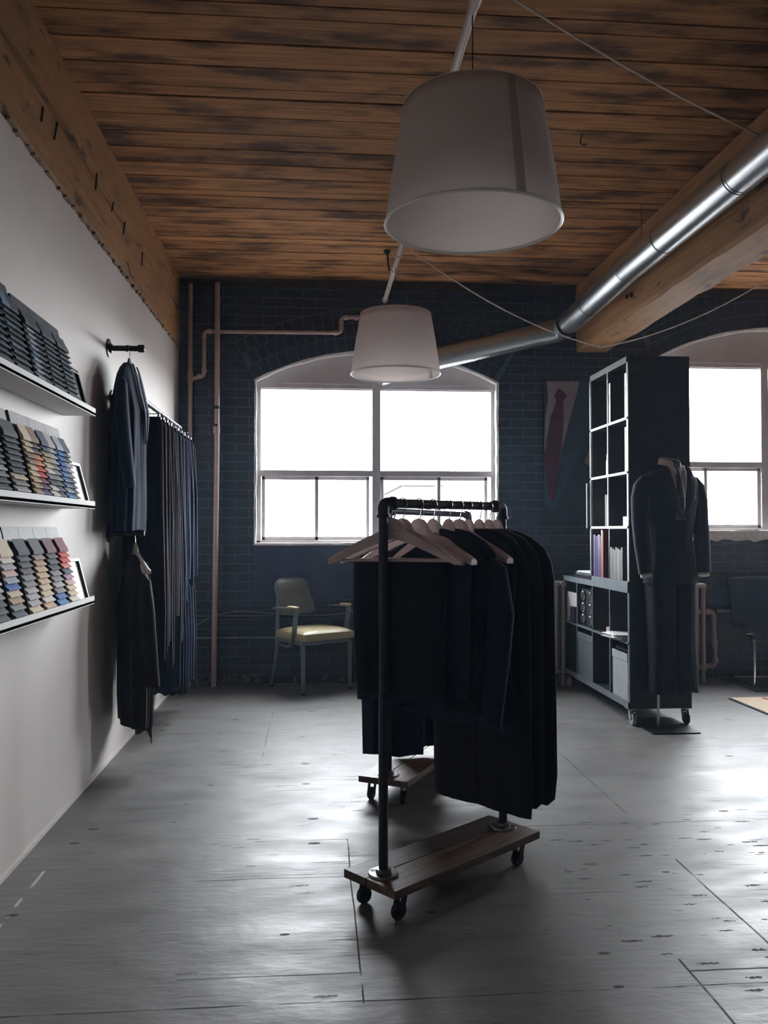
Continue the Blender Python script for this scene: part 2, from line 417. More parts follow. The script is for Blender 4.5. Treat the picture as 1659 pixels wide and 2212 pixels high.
m_dolly2 = M('dark_dolly_timber', (.050, .030, .021), rough=.5, var=.5, scale=6, stretch=(1, 7, 7), bump=.25, bscale=30)
m_ledge = M('white_lacquer_ledge', (.88, .87, .86), rough=.7, var=.02)
m_shelfblk = M('black_brown_laminate', (.010, .0125, .019), rough=.42, var=.3, scale=10)
m_edgesheen = M('pale_shelf_edging', (.31, .275, .245), rough=.45, var=.05)  # grazing window reflection painted onto the dark laminate's front edges
m_shelfedge2 = M('slate_shelf_edging', (.13, .15, .165), rough=.35, var=.12)  # dimmer painted sheen for far and lower edges; also the grey folder
m_tanker = M('sage_grey_enamel', (.15, .185, .18), rough=.38, var=.08, scale=6)
m_vinyl = M('mustard_vinyl', (.44, .37, .21), rough=.36, var=.08, scale=6, bump=.1)
m_tankback = M('olive_grey_upholstery', (.20, .20, .17), rough=.6, var=.1, scale=10, bump=.15)
m_white = M('white_paper', (.78, .77, .75), rough=.7, var=.04)
m_print = M('white_card_print', (.86, .86, .85), rough=.25, var=.02)
m_board = M('pale_grey_card', (.44, .43, .43), rough=.7, var=.04)
m_boardk = M('black_board_core', (.012, .014, .018), rough=.6)
m_boardnavy = M('slate_navy_card', (.030, .045, .062), rough=.5, var=.1)
m_frameblk = M('black_picture_frame', (.012, .013, .016), rough=.3)
m_rad = M('cream_radiator_enamel', (.36, .31, .28), rough=.4, var=.06)
m_rope = M('twisted_pale_flex', (.66, .56, .49), rough=.6)
c_navy = fabric('navy_wool', (.014, .023, .052)); c_black = fabric('near_black_wool', (.011, .0145, .026))
c_nav2 = fabric('bright_navy_wool', (.007, .016, .046)); c_blue = fabric('mid_blue_wool', (.016, .034, .080))
c_slate = fabric('slate_wool', (.012, .020, .032)); c_brown = fabric('dark_brown_wool', (.012, .0085, .009))
c_plum = fabric('plum_wool', (.045, .018, .030)); c_tan = fabric('tan_lining', (.34, .20, .13), .5)
c_grey = fabric('grey_wool', (.05, .05, .055)); c_bag = M('black_garment_bag_cloth', (.0080, .0105, .0175), rough=.8, spec=.25, var=.2, scale=6, bump=.2, bscale=26)
c_shirt = fabric('pale_shirt_cotton', (.58, .51, .50)); c_shirtw = fabric('white_shirt_cuff', (.72, .66, .60))

# ------------------------------------------------------------------ the room
XL, YB, ZC = -1.155, 7.20, 3.435
XR, YF = 9.6, -3.6
struct(MB().box((XL - .2, YF - .2, -.12), (XR + .2, YB + .35, 0)).build('floor', m_floor, smooth=False))
# white partition, stopping at the timber beam
struct(MB().box((XL - .15, YF, 0), (XL, YB, 2.83)).build('wall_left', m_wall, smooth=False))
struct(MB().box((XL, YF, 0), (XL + .008, YB - .02, .016)).build('baseboard_left', m_wall, smooth=False))
struct(MB().box((XR, YF, 0), (XR + .15, YB, ZC)).build('wall_right', m_brick, smooth=False))
struct(MB().box((XL - .15, YF - .15, 0), (XR + .15, YF, ZC)).build('wall_front', m_brick, smooth=False))

# timber beam lying on the partition: one bevelled baulk, long crack, nails
def rough_beam(name, x0, x1, z0, z1, y0, y1, seed, crack=None):
    rnd = random.Random(seed); mb = MB(); n = 60; rings = []
    for i in range(n + 1):
        y = y0 + (y1 - y0) * i / n
        j = lambda a=.006: rnd.uniform(-a, a)
        pts = [(x0 + j(), z0 + .02), (x0 + .02, z0 + j(.008)), (x1 - .02 + j(), z0 + j(.008)), (x1 + j(.004), z0 + .022)]
        if crack:
            zc = z0 + (z1 - z0) * (crack + .05 * math.sin(y * 1.1) + .02 * math.sin(y * 3.3 + 1)); wd = .017 + .006 * math.sin(y * 2.3) + j(.004)
            if crack and crack > 0: pts += [(x1 + j(.002), zc - wd), (x1 - .09, zc + .01), (x1 + j(.002), zc + wd)]
        pts += [(x1 + j(.003), z1 - .004), (x0, z1 - .004)]
        rings.append([(px, y, pz) for px, pz in pts])
    mb.rings(rings)
    return struct(mb.build(name, m_beam, smooth=True, angle=30))
bl = rough_beam('trim_1', XL - .28, XL + .012, 2.83, ZC - .004, YF, YB - .005, 3, .52)
nails = MB()
for px, py in ((88, 262), (116, 300), (265, 505), (305, 572), (240, 455), (205, 410)):
    p = atX(px, py, XL + .012); rr = random.Random(px)
    nails.tube([p + Vector((-.02, 0, 0)), p + Vector((.004, 0, 0)), p + Vector((.01, rr.uniform(-.02, .02), .05 + rr.uniform(0, .05)))], .005, 6)
nails.build('nail', m_black, bl, world=True)
# crumbled plaster lip along the top of the white wall
rp = MB(); rr = random.Random(5)
y = 1.4
while y < YB - .1:
    L = rr.uniform(.015, .09); d = rr.uniform(.002, .010)
    rp.box((XL - .001, y, 2.83 - rr.uniform(.002, .012)), (XL + d + .010, y + L, 2.83 + rr.uniform(.002, .014))); y += L + rr.uniform(0, .10)
struct(rp.build('trim_2', M('crumbly_plaster', (.27, .20, .145), rough=.9, var=.4, scale=20), smooth=False))
# right-hand beam
BX0, BX1 = 2.27, 2.56
br_ = rough_beam('trim_3', BX0, BX1, 2.86, ZC - .004, YF, YB - .005, 9)
bolts = MB()
for px, py in ((1356, 641), (1365, 637)):
    p = atX(px, py, BX0); bolts.lathe([(.016, -.008), (.016, .006), (.009, .012)], p + Vector((-.006, 0, 0)), 10, 'x')
bolts.build('bolt', m_black, br_, world=True)

# ceiling planks (one surface, real gaps)
cl = MB(); rr = random.Random(11); y = YF; pitch = .192
cl.box((XL - .25, YF, ZC + .02), (XR, YB, ZC + .1))
while y < YB - .01:
    y1 = min(y + pitch * rr.choice((.5, 1, 1, 1)), YB); x = XL - .25 - rr.uniform(0, 3)
    while x < XR:
        x1 = x + rr.uniform(4.2, 8.5); dz = rr.uniform(0, .004)
        a, b = max(x, XL - .25), min(x1, XR)
        if b - a > .02: cl.box((a + .001, y + .0058, ZC + dz), (b - .001, y1 - .0058, ZC + .025))
        x = x1
    y = y1
struct(cl.build('ceiling', m_plank, smooth=False))
struct(MB().box((XL, YB - .035, ZC - .07), (XR, YB - .001, ZC - .001)).build('trim_4', M('dark_wall_plate', (.035, .022, .014), rough=.8, var=.4), smooth=False))

# ------------------------------------------------------------------ brick wall with arched openings
def opening(x0, x1, zs, zp, za, n=20):
    """closed outline (x,z): sill zs, springing zp, apex za"""
    c = (x1 - x0) / 2; h = za - zp; r = (c * c + h * h) / (2 * h); cx = (x0 + x1) / 2; cz = za - r; a = math.degrees(math.asin(c / r))
    top = arc(cx, cz, r, 90 - a, 90 + a, n)
    return [(x0, zs), (x1, zs)] + top, (cx, cz, r, a)
WIN = []
def win_px(l, r, sill, spring, apex):
    a = atY(l, sill, YB); b = atY(r, sill, YB); s = atY((l + r) / 2, spring, YB).z; t = atY((l + r) / 2, apex, YB).z
    return a.x, b.x, (a.z + b.z) / 2, s, t
w1 = win_px(549, 1077, 1177, 824, 758)
w2 = win_px(1415, 1945, 1150, 779, 709)
w3 = (w2[0] + (w2[0] - w1[0]), w2[1] + (w2[0] - w1[0]), w2[2], w2[3], w2[4])  # third window, out of view, added for side light on the left wall
WALLS = [w1, w2, w3]
wall = MB().box((XL - .15, YB, 0), (XR + .15, YB + .34, ZC)).build('wall_back', m_brick, smooth=False)
for W in WALLS:
    poly, _ = opening(*W)
    cut = MB().prism(poly, (YB - .1, YB + .5), lambda a, b, c: (a, c, b)).build('cut', m_brick, smooth=False)
    md = wall.modifiers.new('b', 'BOOLEAN'); md.object = cut; md.operation = 'DIFFERENCE'; md.solver = 'EXACT'
    bpy.context.view_layer.update()
    ev = wall.evaluated_get(bpy.context.evaluated_depsgraph_get()); nm = bpy.data.meshes.new_from_object(ev)
    wall.modifiers.clear(); wall.data = nm; bpy.data.objects.remove(cut)
struct(wall)

def arch_bricks(W, name):
    _, (cx, cz, r, a) = opening(*W); mb = MB(); rr = random.Random(2)
    mb.cur = 0
    ro = r + .012 + 3 * .118
    ang = a + 3.0
    # mortar bed, then three rings of header bricks standing a little proud
    n = 40
    ring_ = [(cx + r * math.sin(R(t)), cz + r * math.cos(R(t))) for t in [-a + 2 * a * i / n for i in range(n + 1)]]
    out_ = [(cx + ro * math.sin(R(t)), cz + ro * math.cos(R(t))) for t in [a - 2 * a * i / n for i in range(n + 1)]]
    mb.cur = 1
    for i in range(n):
        q = [ring_[i], ring_[i + 1], out_[n - 1 - i], out_[n - i]]
        mb.prism(q, (YB - .003, YB + .004), lambda p, q_, c: (p, c, q_))
    mb.cur = 0
    for k in range(3):
        r0 = r + .012 + k * .118; r1 = r0 + .106; step = math.degrees(.083 / r0); t = -a + (.5 * step if k % 2 else 0)
        while t + step < a + .01:
            g_ = step * .07; j = rr.uniform(-.002, .002)
            q = [(cx + rad * math.sin(R(tt)), cz + rad * math.cos(R(tt))) for rad, tt in ((r0, t + g_), (r0, t + step - g_), (r1, t + step - g_), (r1, t + g_))]
            mb.prism(q, (YB - .009 + j, YB + .002), lambda p, q_, c: (p, c, q_)); t += step
    return struct(mb.build(name, [m_brickarch, m_mortar], smooth=False))
arch_bricks(w1, 'trim_5'); arch_bricks(w2, 'trim_6')

def arched_window(W, name, lower, tee):
    x0, x1, zs, zp, za = W
    root = thing(name, None, None, ((x0 + x1) / 2, YB, zs), kind='structure')
    poly, (cx, cz, r, a) = opening(*W)
    rr = random.Random(8); n = len(poly)
    # rough white plaster edge round the reveal
    dense = []
    for i in range(n):
        p, q = Vector(poly[i]), Vector(poly[(i + 1) % n]); k = max(1, int((q - p).length / .06))
        dense += [p.lerp(q, j / k) for j in range(k)]
    cc = Vector(((x0 + x1) / 2, (zs + za) / 2)); mb = MB(); rings = []
    for p in dense:
        d = (cc - p).normalized(); w_ = .017 + rr.uniform(-.004, .004); o_ = rr.uniform(-.003, .005)
        rings.append([(p.x - d.x * o_, YB - .012 + rr.uniform(-.003, .002), p.y - d.y * o_), (p.x + d.x * w_, YB - .006, p.y + d.y * w_),
                      (p.x + d.x * w_, YB + .26, p.y + d.y * w_), (p.x - d.x * o_, YB + .26, p.y - d.y * o_)])
    mb.rings(rings, closed=True); mb.build('reveal', m_reveal, root, world=True, angle=30)
    # sill ledge
    MB().rbox((x0 + .012, YB - .008, zs - .004), (x1 - .012, YB + .16, zs + .018), .004).build('window_sill', m_reveal, root, world=True)
    # boarded arch head above the glazing
    yf = YB + .075
    zh = zp - .015
    top = [(px, pz) for px, pz in poly[2:]]
    hp = [(x0 + .008, zh), (x1 - .008, zh)] + [(px + (.008 if px < cx else -.008), pz - .006) for px, pz in top]
    MB().prism(hp, (yf - .012, yf + .06), lambda p, q, c: (p, c, q)).build('arch_panel', m_frame, root, world=True, angle=20)
    zt = zh + .01; zb = zs + .016
    xm = tee[0]; zm = tee[1]
    f = MB()
    def bar(xa, xb, za_, zb_, d0=0., d1=.07): f.rbox((xa, yf + d0, za_), (xb, yf + d1, zb_), .004)
    fw = .040
    bar(x0 + .010, x0 + .010 + fw, zb, zt); bar(x1 - .010 - fw, x1 - .010, zb, zt)
    bar(x0 + .010, x1 - .010, zt - .050, zt, -.004); bar(x0 + .010, x1 - .010, zb, zb + .024)
    bar(xm - .036, xm + .036, zb, zt, -.010); bar(x0 + .01, x1 - .01, zm - .026, zm + .026, -.006)
    bar(x0 + .010, x1 - .010, zt - .060, zt - .050, .01, .03)
    f.build('window_frame', m_frame, root, world=True, angle=30)
    panes = [(x0 + .05, xm - .036, zm + .026, zt - .05), (xm + .036, x1 - .05, zm + .026, zt - .05)]
    for (a0, a1, b0, b1) in panes:
        MB().box((a0, yf + .035, b0), (a1, yf + .040, b1)).build('pane', m_glass, root, world=True, smooth=False)
    for (a0, a1, dd) in lower:
        s = MB(); b0, b1 = zb + .024, zm - .026; sw = .030
        for q in ((a0, a0 + sw, b0, b1), (a1 - sw, a1, b0, b1), (a0, a1, b0, b0 + sw), (a0, a1, b1 - sw, b1)):
            s.rbox((q[0], yf + dd, q[2]), (q[1], yf + dd + .022, q[3]), .003)
        so = s.build('sash', m_frame, root, world=True, angle=30)
        MB().box((a0 + sw, yf + dd + .009, b0 + sw), (a1 - sw, yf + dd + .013, b1 - sw)).build('pane', m_glass, so, world=True, smooth=False)
    return root
def X_(px): return atY(px, 1020, YB + .075).x
def Z_(py): return atY(800, py, YB + .075).z
arched_window(w1, 'window_1', [(X_(565), X_(688), .012), (X_(680), X_(799), .038), (X_(822), X_(952), .012), (X_(943), X_(1055), .038)], (X_(813), Z_(1023)))
zm2 = atY(1560, 1004, YB + .075).z; xm2 = atY(1651, 900, YB + .075).x
s2 = xm2 - X_(813)
arched_window(w2, 'window_2', [(w2[0] + .05, atY(1530, 1000, YB + .075).x, .038), (atY(1522, 1000, YB + .075).x, xm2 - .036, .012), (xm2 + .036, xm2 + .54, .012), (xm2 + .50, w2[1] - .05, .038)], (xm2, zm2))
xm3 = xm2 + w3[0] - w2[0]
arched_window(w3, 'window_3', [(w3[0] + .05, xm3 - .5, .038), (xm3 - .54, xm3 - .036, .012), (xm3 + .036, xm3 + .54, .012), (xm3 + .50, w3[1] - .05, .038)], (xm3, zm2))
for i, W in enumerate(WALLS): portal('window_portal', W[0], W[1], W[2], W[4], YB + .33)

# smooth rendered patches under the windows (uneven edge)
def patch(name, x0, x1, z0, z1, mat, seed, rag=.012):
    rr = random.Random(seed); n = 40
    bot = [(x0 + (x1 - x0) * i / n, z0 + rr.uniform(-rag, rag)) for i in range(n + 1)]
    top = [(x1 + (x0 - x1) * i / 8, z1) for i in range(9)]
    return struct(MB().prism(bot + top, (YB - .007, YB + .001), lambda a, b, c: (a, c, b)).build(name, mat, smooth=False))
p = atY(549, 1290, YB); patch('trim_7', w1[0] + .0, w1[1], p.z, w1[2] - .005, m_render, 4)
patch('trim_8', w2[0] - .02, w2[1] + .02, atY(1500, 1168, YB).z, w2[2] - .005, m_reveal, 6, .018)
# plaster crumbs and loose mortar along the foot of the wall
deb = MB(); rr = random.Random(21)
for i in range(70):
    x = rr.uniform(-1.1, 1.1); s_ = rr.uniform(.008, .03); dist = abs(rr.gauss(0, .25))
    if rr.random() < .5: x = rr.uniform(-1.05, -.45)
    mt = Matrix.Translation((x, YB - .005 - rr.uniform(0, .03), rr.uniform(.0, .07))) @ Euler((rr.random() * 6, rr.random() * 6, rr.random() * 6)).to_matrix().to_4x4()
    deb.box((-s_, -s_ * .5, -s_ * .5), (s_, s_ * .5, s_ * .5), mt)
tag(deb.build('mortar_rubble', M('pale_mortar_rubble', (.10, .11, .11), rough=.95, var=.3), smooth=False), 'loose pale mortar crumbs along the foot of the brick wall', 'rubble', kind='stuff')

# pale building across the street
bd = thing('building', 'pale stucco building with cream trim seen through the lower window panes', 'building', (3.2, 20, -4))
MB().box((2.1, 20, -4), (3.0, 26, 2.35)).box((3.0, 20.6, -4), (9, 27, 1.75)).build('walls', M('pale_stucco', (.21, .21, .22), rough=.9, var=.05), bd, world=True, smooth=False)
MB().box((2.0, 19.8, 2.35), (3.1, 26.2, 2.52)).box((2.05, 19.93, 1.7), (3.1, 20, 1.85)).box((2.6, 19.93, -1), (2.75, 20, 1.9)).build('cornice', M('cream_trim', (.13, .10, .07), rough=.9), bd, world=True, smooth=False)
# ------------------------------------------------------------------ pipes on the brick wall
def pipe_run(name, label, pts, r, mat, joints=(), brackets=(), rr_=.05, cat='pipe'):
    t = thing(name, label, cat, (pts[0][0], pts[0][1], min(p[2] for p in pts)))
    MB().tube(rpath(pts, rr_), r, 14).build('pipe_run', mat, t, world=True)
    for p, ax, L in joints:
        MB().lathe([(r * .9, -L), (r * 1.32, -L * .96), (r * 1.32, L * .96), (r * .9, L)], p, 16, ax).build('coupling', mat, t, world=True)
    for p, ax, L in brackets:
        MB().lathe([(r * .9, -L), (r * 1.2, -L), (r * 1.2, L), (r * .9, L)], p, 16, ax).build('black_band', m_navysteel, t, world=True)
    return t
yp = YB - .055
P = lambda px, py, y=yp: tuple(atY(px, py, y))
a_ = P(411, 815)
ptop = P(412, 640); pipe_run('heating_pipe', 'pink beige riser pipe in the corner with a tee', [(a_[0], yp, ZC - .07), (a_[0], yp, .0)], .019, m_pipe,
         [((a_[0], yp, a_[2]), 'z', .045)])
b_ = P(441, 812); b2 = P(441, 716); b3 = P(737, 719); b4 = P(737, 686); b5 = P(790, 684)
pipe_run('branch_pipe', 'pink beige branch pipe stepping from the corner riser over the window', [(a_[0] + .02, yp, a_[2] - .01), (b_[0], yp, b_[2]), (b_[0], yp, b2[2]), (b3[0], yp, b3[2]), (b3[0], yp, b4[2]), (b5[0] + .05, yp, b5[2])], .0165, m_pipe,
         [((b_[0], yp, b_[2] + .045), 'z', .018), ((b_[0] - .04, yp, b_[2] - .003), 'x', .018), ((b_[0], yp, b2[2] - .045), 'z', .018), ((b_[0] + .045, yp, b2[2]), 'x', .018),
          ((b3[0] - .045, yp, b3[2]), 'x', .018), ((b3[0], yp, b3[2] + .04), 'z', .016), ((b3[0], yp, b4[2] - .04), 'z', .016), ((b3[0] + .04, yp, b4[2]), 'x', .016), ((P(770, 684)[0], yp, b4[2]), 'x', .016)], rr_=.035)
c_ = P(471, 700); c2 = P(463, 1460)
pipe_run('heating_pipe', 'pink beige riser pipe with two dark bands, second from the corner', [(c_[0], yp - .045, ZC - .07), (c_[0] - .0, yp - .045, 1.9), (c2[0], yp - .045, .0)], .022, m_pipe,
         [((P(469, 932)[0], yp - .045, P(469, 930)[2]), 'z', .028)], [((P(469, 882)[0], yp - .045, P(469, 882)[2]), 'z', .013), ((P(468, 922)[0], yp - .045, P(468, 921)[2]), 'z', .011)])
l0 = P(404, 1379, YB - .03); l1 = P(600, 1377, YB - .03)
pipe_run('low_pipe', 'thin slate painted pipe running low behind the armchair', [(l0[0] - .1, YB - .03, l0[2]), (l1[0] + .9, YB - .03, l0[2])], .010, M('slate_pipe_paint', (.12, .16, .18), rough=.35), rr_=.02)
l0 = P(415, 1331, YB - .03); l1 = P(590, 1334, YB - .03)
pipe_run('low_pipe', 'short stub of wooden batten coloured pipe above the low slate pipe', [(l0[0] - .04, YB - .03, l0[2]), (l1[0], YB - .03, l0[2])], .009, M('dull_batten', (.09, .095, .09), rough=.6), rr_=.02)
cb = MB().tube(bez(P(418, 1358, YB - .02), P(450, 1325, YB - .02), P(500, 1318, YB - .02), P(545, 1322, YB - .02), 14) + bez(P(560, 1322, YB - .02), P(640, 1330, YB - .02), P(700, 1335, YB - .02), P(775, 1318, YB - .02), 14), .0035, 6)
tag(cb.build('wall_cable', M('pale_cable', (.28, .33, .34), rough=.5)), 'thin pale cable looping over the low bricks behind the armchair', 'cable')

# ------------------------------------------------------------------ duct along the right beam
DX, DZ, DR = 2.125, 3.08, .094
dt = thing('ventilation_duct', 'round galvanised steel duct running along the right beam and turning to the arched window', 'duct', (DX, 4, DZ - DR))
pE = atY(1213, 712, 6.90); pW = atY(955, 772, 7.0)
dv = (pW - pE).normalized(); pEnd = pE + dv * ((pW - pE).length + .42)
end2 = Vector((pEnd.x - .08, YB + .09, pEnd.z - .02))
near = Vector((DX, -3.4, DZ)); pE2 = Vector((DX - .02, pE.y - .02, DZ))
segs = [3.2, 4.05, 4.95, 5.6, 6.25]; ys = [-3.4, .6, 2.0] + segs + [pE.y - .16]
for i in range(len(ys) - 1):
    ya, yb = ys[i], ys[i + 1]; t0 = (ya + 3.4) / (pE.y + 3.4); t1 = (yb + 3.4) / (pE.y + 3.4)
    A = near.lerp(Vector((pE.x, pE.y, pE.z)), 0) ; 
    za_ = DZ + (pE.z - DZ) * max(0, (ya - 5.6) / (pE.y - 5.6)); zb_ = DZ + (pE.z - DZ) * max(0, (yb - 5.6) / (pE.y - 5.6))
    xa_ = DX + (pE.x - DX) * max(0, (ya - 5.6) / (pE.y - 5.6)); xb_ = DX + (pE.x - DX) * max(0, (yb - 5.6) / (pE.y - 5.6))
    r1 = DR * (1 - .012 * (i % 2))
    MB().tube([(xa_, ya - .02, za_), (xb_, yb, zb_)], [r1, r1 * .985], 40, cap=False).build('duct_section', m_duct, dt, world=True)
    MB().tube([(xb_, yb - .005, zb_), (xb_, yb + .005, zb_)], r1 * 1.02, 40, cap=False).build('seam_bead', m_black, dt, world=True)
MB().tube(rpath([(pE.x, pE.y - .18, pE.z + .0), tuple(pE), tuple(pE + dv * .2)], .16, 4), DR * 1.01, 40, cap=False).build('elbow', m_duct, dt, world=True, angle=12)
mid = pE + dv * .78
MB().tube([pE + dv * .12, mid], DR * .97, 40, cap=False).build('duct_section', m_duct, dt, world=True)
MB().tube(rpath([mid - dv * .02, pEnd, end2], .12, 6), DR * .99, 40, cap=False).build('duct_section', m_duct, dt, world=True)
MB().tube([mid - dv * .012, mid + dv * .004], DR * 1.02, 40, cap=False).build('seam_bead', m_duct, dt, world=True)
for y in (2.6, 5.35):
    MB().tube([(DX + .01, y, DZ + DR), (DX + .01, y, ZC)], .004, 6).build('strap', m_steel, dt, world=True)

# ------------------------------------------------------------------ white conduit and lamps
cx = .592; cz = 3.275
ct = thing('ceiling_conduit', 'white conduit running under the ceiling planks above both lamp shades', 'conduit', (cx, 3, cz - .02))
MB().tube([(cx, -1.5, cz), (cx, YB - .02, cz)], .0195, 14).build('pipe_run', m_conduit, ct, world=True)
for px, py in ((851, 556), (861, 531), (832, 620), (1029, 30)):
    q = atX(px, py, cx); MB().lathe([(.018, -.03), (.0255, -.028), (.0255, .028), (.018, .03)], (cx, q.y, cz), 14, 'y').build('coupling', m_conduit, ct, world=True)
for px, py in ((851, 556), (829, 628), (1040, 8)):
    q = atX(px, py, cx); h = MB()
    h.tube([(cx, q.y, cz), (cx - .035, q.y + .02, cz + .01), (cx - .05, q.y + .03, ZC - .01)], .007, 8); h.lathe([(.028, 0), (.024, -.012), (.01, -.03)], (cx - .05, q.y + .03, ZC), 12)
    h.build('hanger_bracket', m_black, ct, world=True)

def lamp(y, label, seam):
    rb, rt, zb, zt = .332, .262, 2.455, 2.905
    L = thing('pendant_lamp', label, 'lamp', (cx, y, zb), group='drum pendant lamps')
    L.rotation_euler = (0, 0, R(seam))
    n = 72
    rings = []
    for i in range(9):
        t = i / 8; r_ = rb + (rt - rb) * t + .003 * math.sin(PI * t); rings.append([(r_ * math.cos(2 * PI * k / n), r_ * math.sin(2 * PI * k / n), t * (zt - zb)) for k in range(n)])
    m = MB(); m.rings(rings, cap=False); m.build('lamp_shade', m_shade, L, solid=.0025, fix=True)
    for r_, z, q_ in ((rb, 0, .0062), (rt, zt - zb, .0026)):
        MB().rings([[((r_ + q_ * math.cos(a)) * math.cos(2 * PI * k / n), (r_ + q_ * math.cos(a)) * math.sin(2 * PI * k / n), z + q_ * math.sin(a)) for a in [0, PI / 2, PI, 3 * PI / 2]] for k in range(n)], closed=True).build('shade_rim', m_rim, L)
    # overlapping seam of the fabric
    s = MB(); a0 = R(-90); wdt = .036
    def fn(u, v): r_ = rb + (rt - rb) * v + .003 * math.sin(PI * v) + .0028; a = a0 + (u - .5) * wdt / .3; return (r_ * math.cos(a), r_ * math.sin(a), .006 + v * (zt - zb - .012))
    s.grid(fn, 4, 8).build('shade_seam', m_shade, L, solid=.001)
    sp = MB()
    for k in range(3):
        a = 2 * PI * k / 3 + .4; sp.tube([(.02 * math.cos(a), .02 * math.sin(a), zt - zb - .05), (rt * math.cos(a), rt * math.sin(a), zt - zb)], .0025, 6)
    sp.build('spider', m_steel, L)
    MB().lathe([(.012, -.0), (.024, -.01), (.024, -.085), (.02, -.09)], (0, 0, zt - zb - .04), 16).build('lamp_socket', m_rim, L)
    MB().lathe([(.008, 0), (.030, -.03), (.036, -.06), (.03, -.095), (.0, -.115)], (0, 0, zt - zb - .12), 16, cap=False).build('light_bulb', M('dull_bulb', (.5, .5, .48), rough=.2), L)
    MB().tube([(0, 0, zt - zb - .04), (0, 0, cz - zb - .015)], .0026, 8).build('cord', M('dark_cord', (.03, .028, .028), rough=.6), L)
    return L
lamp(3.13, 'large looking white drum lamp shade nearest the camera with a visible seam', 19)
lamp(6.22, 'white drum lamp shade hanging in front of the arched window', 120)

# pale flex strung across the ceiling
def cable(name, label, pts, r=.0052, knots=()):
    t = thing(name, label, 'cable', tuple(pts[0]))
    MB().tube(pts, r, 7).build('flex', m_rope, t, world=True)
    for k in knots: MB().lathe([(0.001, -.012), (.011, -.006), (.012, .006), (.001, .012)], tuple(k), 8, 'y').build('knot', m_rope, t, world=True)
    return t
q0 = atX(1045, -2, cx); e1 = atX(1666, 303, BX0 - .01)
cable('flex_cable', 'pale flex running from the near end of the conduit to the right beam', sag((cx, q0.y, cz - .02), e1, .035), .0052)
hk = Vector((BX1 - .06, 7.0, 2.85)); hk = atZ(1297, 749, 2.85)
s0 = atX(870, 529, cx)
cable('flex_cable', 'pale flex sagging from the conduit behind the big shade to the beam end', sag((cx, s0.y, cz - .02), hk, .10), .0052, [hk])
far_ = atY(1700, 578, hk.y - 1.0)
cable('flex_cable', 'pale flex rising from the beam end to the right above the second window', sag(hk + Vector((.004, 0, -.004)), far_, .09), .0052, [])
ckp = atZ(1258, 290, ZC - .0)
tag(MB().tube([ckp, ckp + Vector((-.01, 0, -.03)), ckp + Vector((-.012, 0, -.05)), ckp + Vector((.008, 0, -.062)), ckp + Vector((.025, 0, -.05))], .0035, 7).build('ceiling_hook', m_black), 'small black hook screwed into the ceiling planks right of the big shade', 'hook')

# ------------------------------------------------------------------ picture ledges and sample boards
def ledge(label, ztop, name='picture_ledge'):
    y0, y1 = 2.15, 3.965
    t = thing(name, label, 'shelf', (XL, (y0 + y1) / 2, ztop - .034), group='white picture ledges')
    xo = XL + .145
    MB().rbox((XL, y0, ztop - .034), (xo, y1, ztop - .020), .0015).build('ledge_board', m_ledge, t, world=True)
    MB().rbox((xo - .010, y0, ztop - .036), (xo, y1, ztop), .0015).build('front_lip', m_ledge, t, world=True)
    MB().rbox((XL, y0, ztop - .020), (XL + .012, y1, ztop + .03), .0015).build('wall_rail', m_ledge, t, world=True)
    return ztop - .020
zT, zM, zL = 1.857, 1.430, .997
fT = ledge('top white picture ledge holding the dark navy sample boards', zT)
fM = ledge('middle white picture ledge with two-column coloured sample boards', zM)
fL = ledge('lowest white picture ledge with single-column sample boards', zL)

SW = {}; SO = .014
def swatch_mesh(w_, h, out):
    k = (round(w_, 4), round(h, 4))
    if k in SW: return SW[k]
    prof = [(.002, h), (.004, h * .8), (out * .55, h * .5), (out * .95, h * .22), (out, h * .06), (out * .9, -h * .05), (out * .6, -h * .04), (.002, h * .05)]
    mb = MB(); n = len(prof)
    vs = [(x, 0, z) for x, z in prof] + [(x, w_, z) for x, z in prof]
    mb.add(vs, [(i, i + 1, n + i + 1, n + i) for i in range(n - 1)] + [tuple(range(n)), tuple(range(2 * n - 1, n - 1, -1))])
    me = bpy.data.meshes.new('swatch'); me.from_pydata([tuple(v) for v in mb.v], [], mb.f)
    bm = bmesh.new(); bm.from_mesh(me); bmesh.ops.recalc_face_normals(bm, faces=bm.faces[:]); bm.to_mesh(me); bm.free()
    me.shade_smooth(); me.set_sharp_from_angle(angle=R(50)); me.materials.append(m_board); SW[k] = me; return me
PAL = dict(cream=(.72, .60, .42), ivory=(.76, .72, .66), white=(.8, .78, .75), tan=(.50, .35, .22), taupe=(.32, .24, .19), brown=(.26, .17, .09), beige=(.66, .48, .30), peach=(.72, .45, .28),
           grey=(.27, .26, .27), lgrey=(.48, .46, .47), dgrey=(.085, .085, .09), slate=(.055, .075, .095), navy=(.018, .035, .065), indigo=(.04, .045, .12), blue=(.02, .13, .42), azure=(.04, .22, .52), steel=(.11, .21, .33),
           red=(.62, .04, .035), salmon=(.70, .22, .16), crimson=(.21, .025, .04), burgundy=(.14, .028, .045), maroon=(.22, .035, .04), plum=(.11, .04, .08), purple=(.06, .035, .22), lilac=(.48, .25, .42), pink=(.74, .50, .43),
           orange=(.70, .27, .10), khaki=(.42, .35, .18), silver=(.40, .44, .50), ink=(.012, .020, .032), inkl=(.035, .060, .090), pblue=(.40, .44, .56))
def cmat(c): return M('swatch_' + c, PAL[c], rough=.8, var=.10, scale=60, bump=.2, bscale=500)
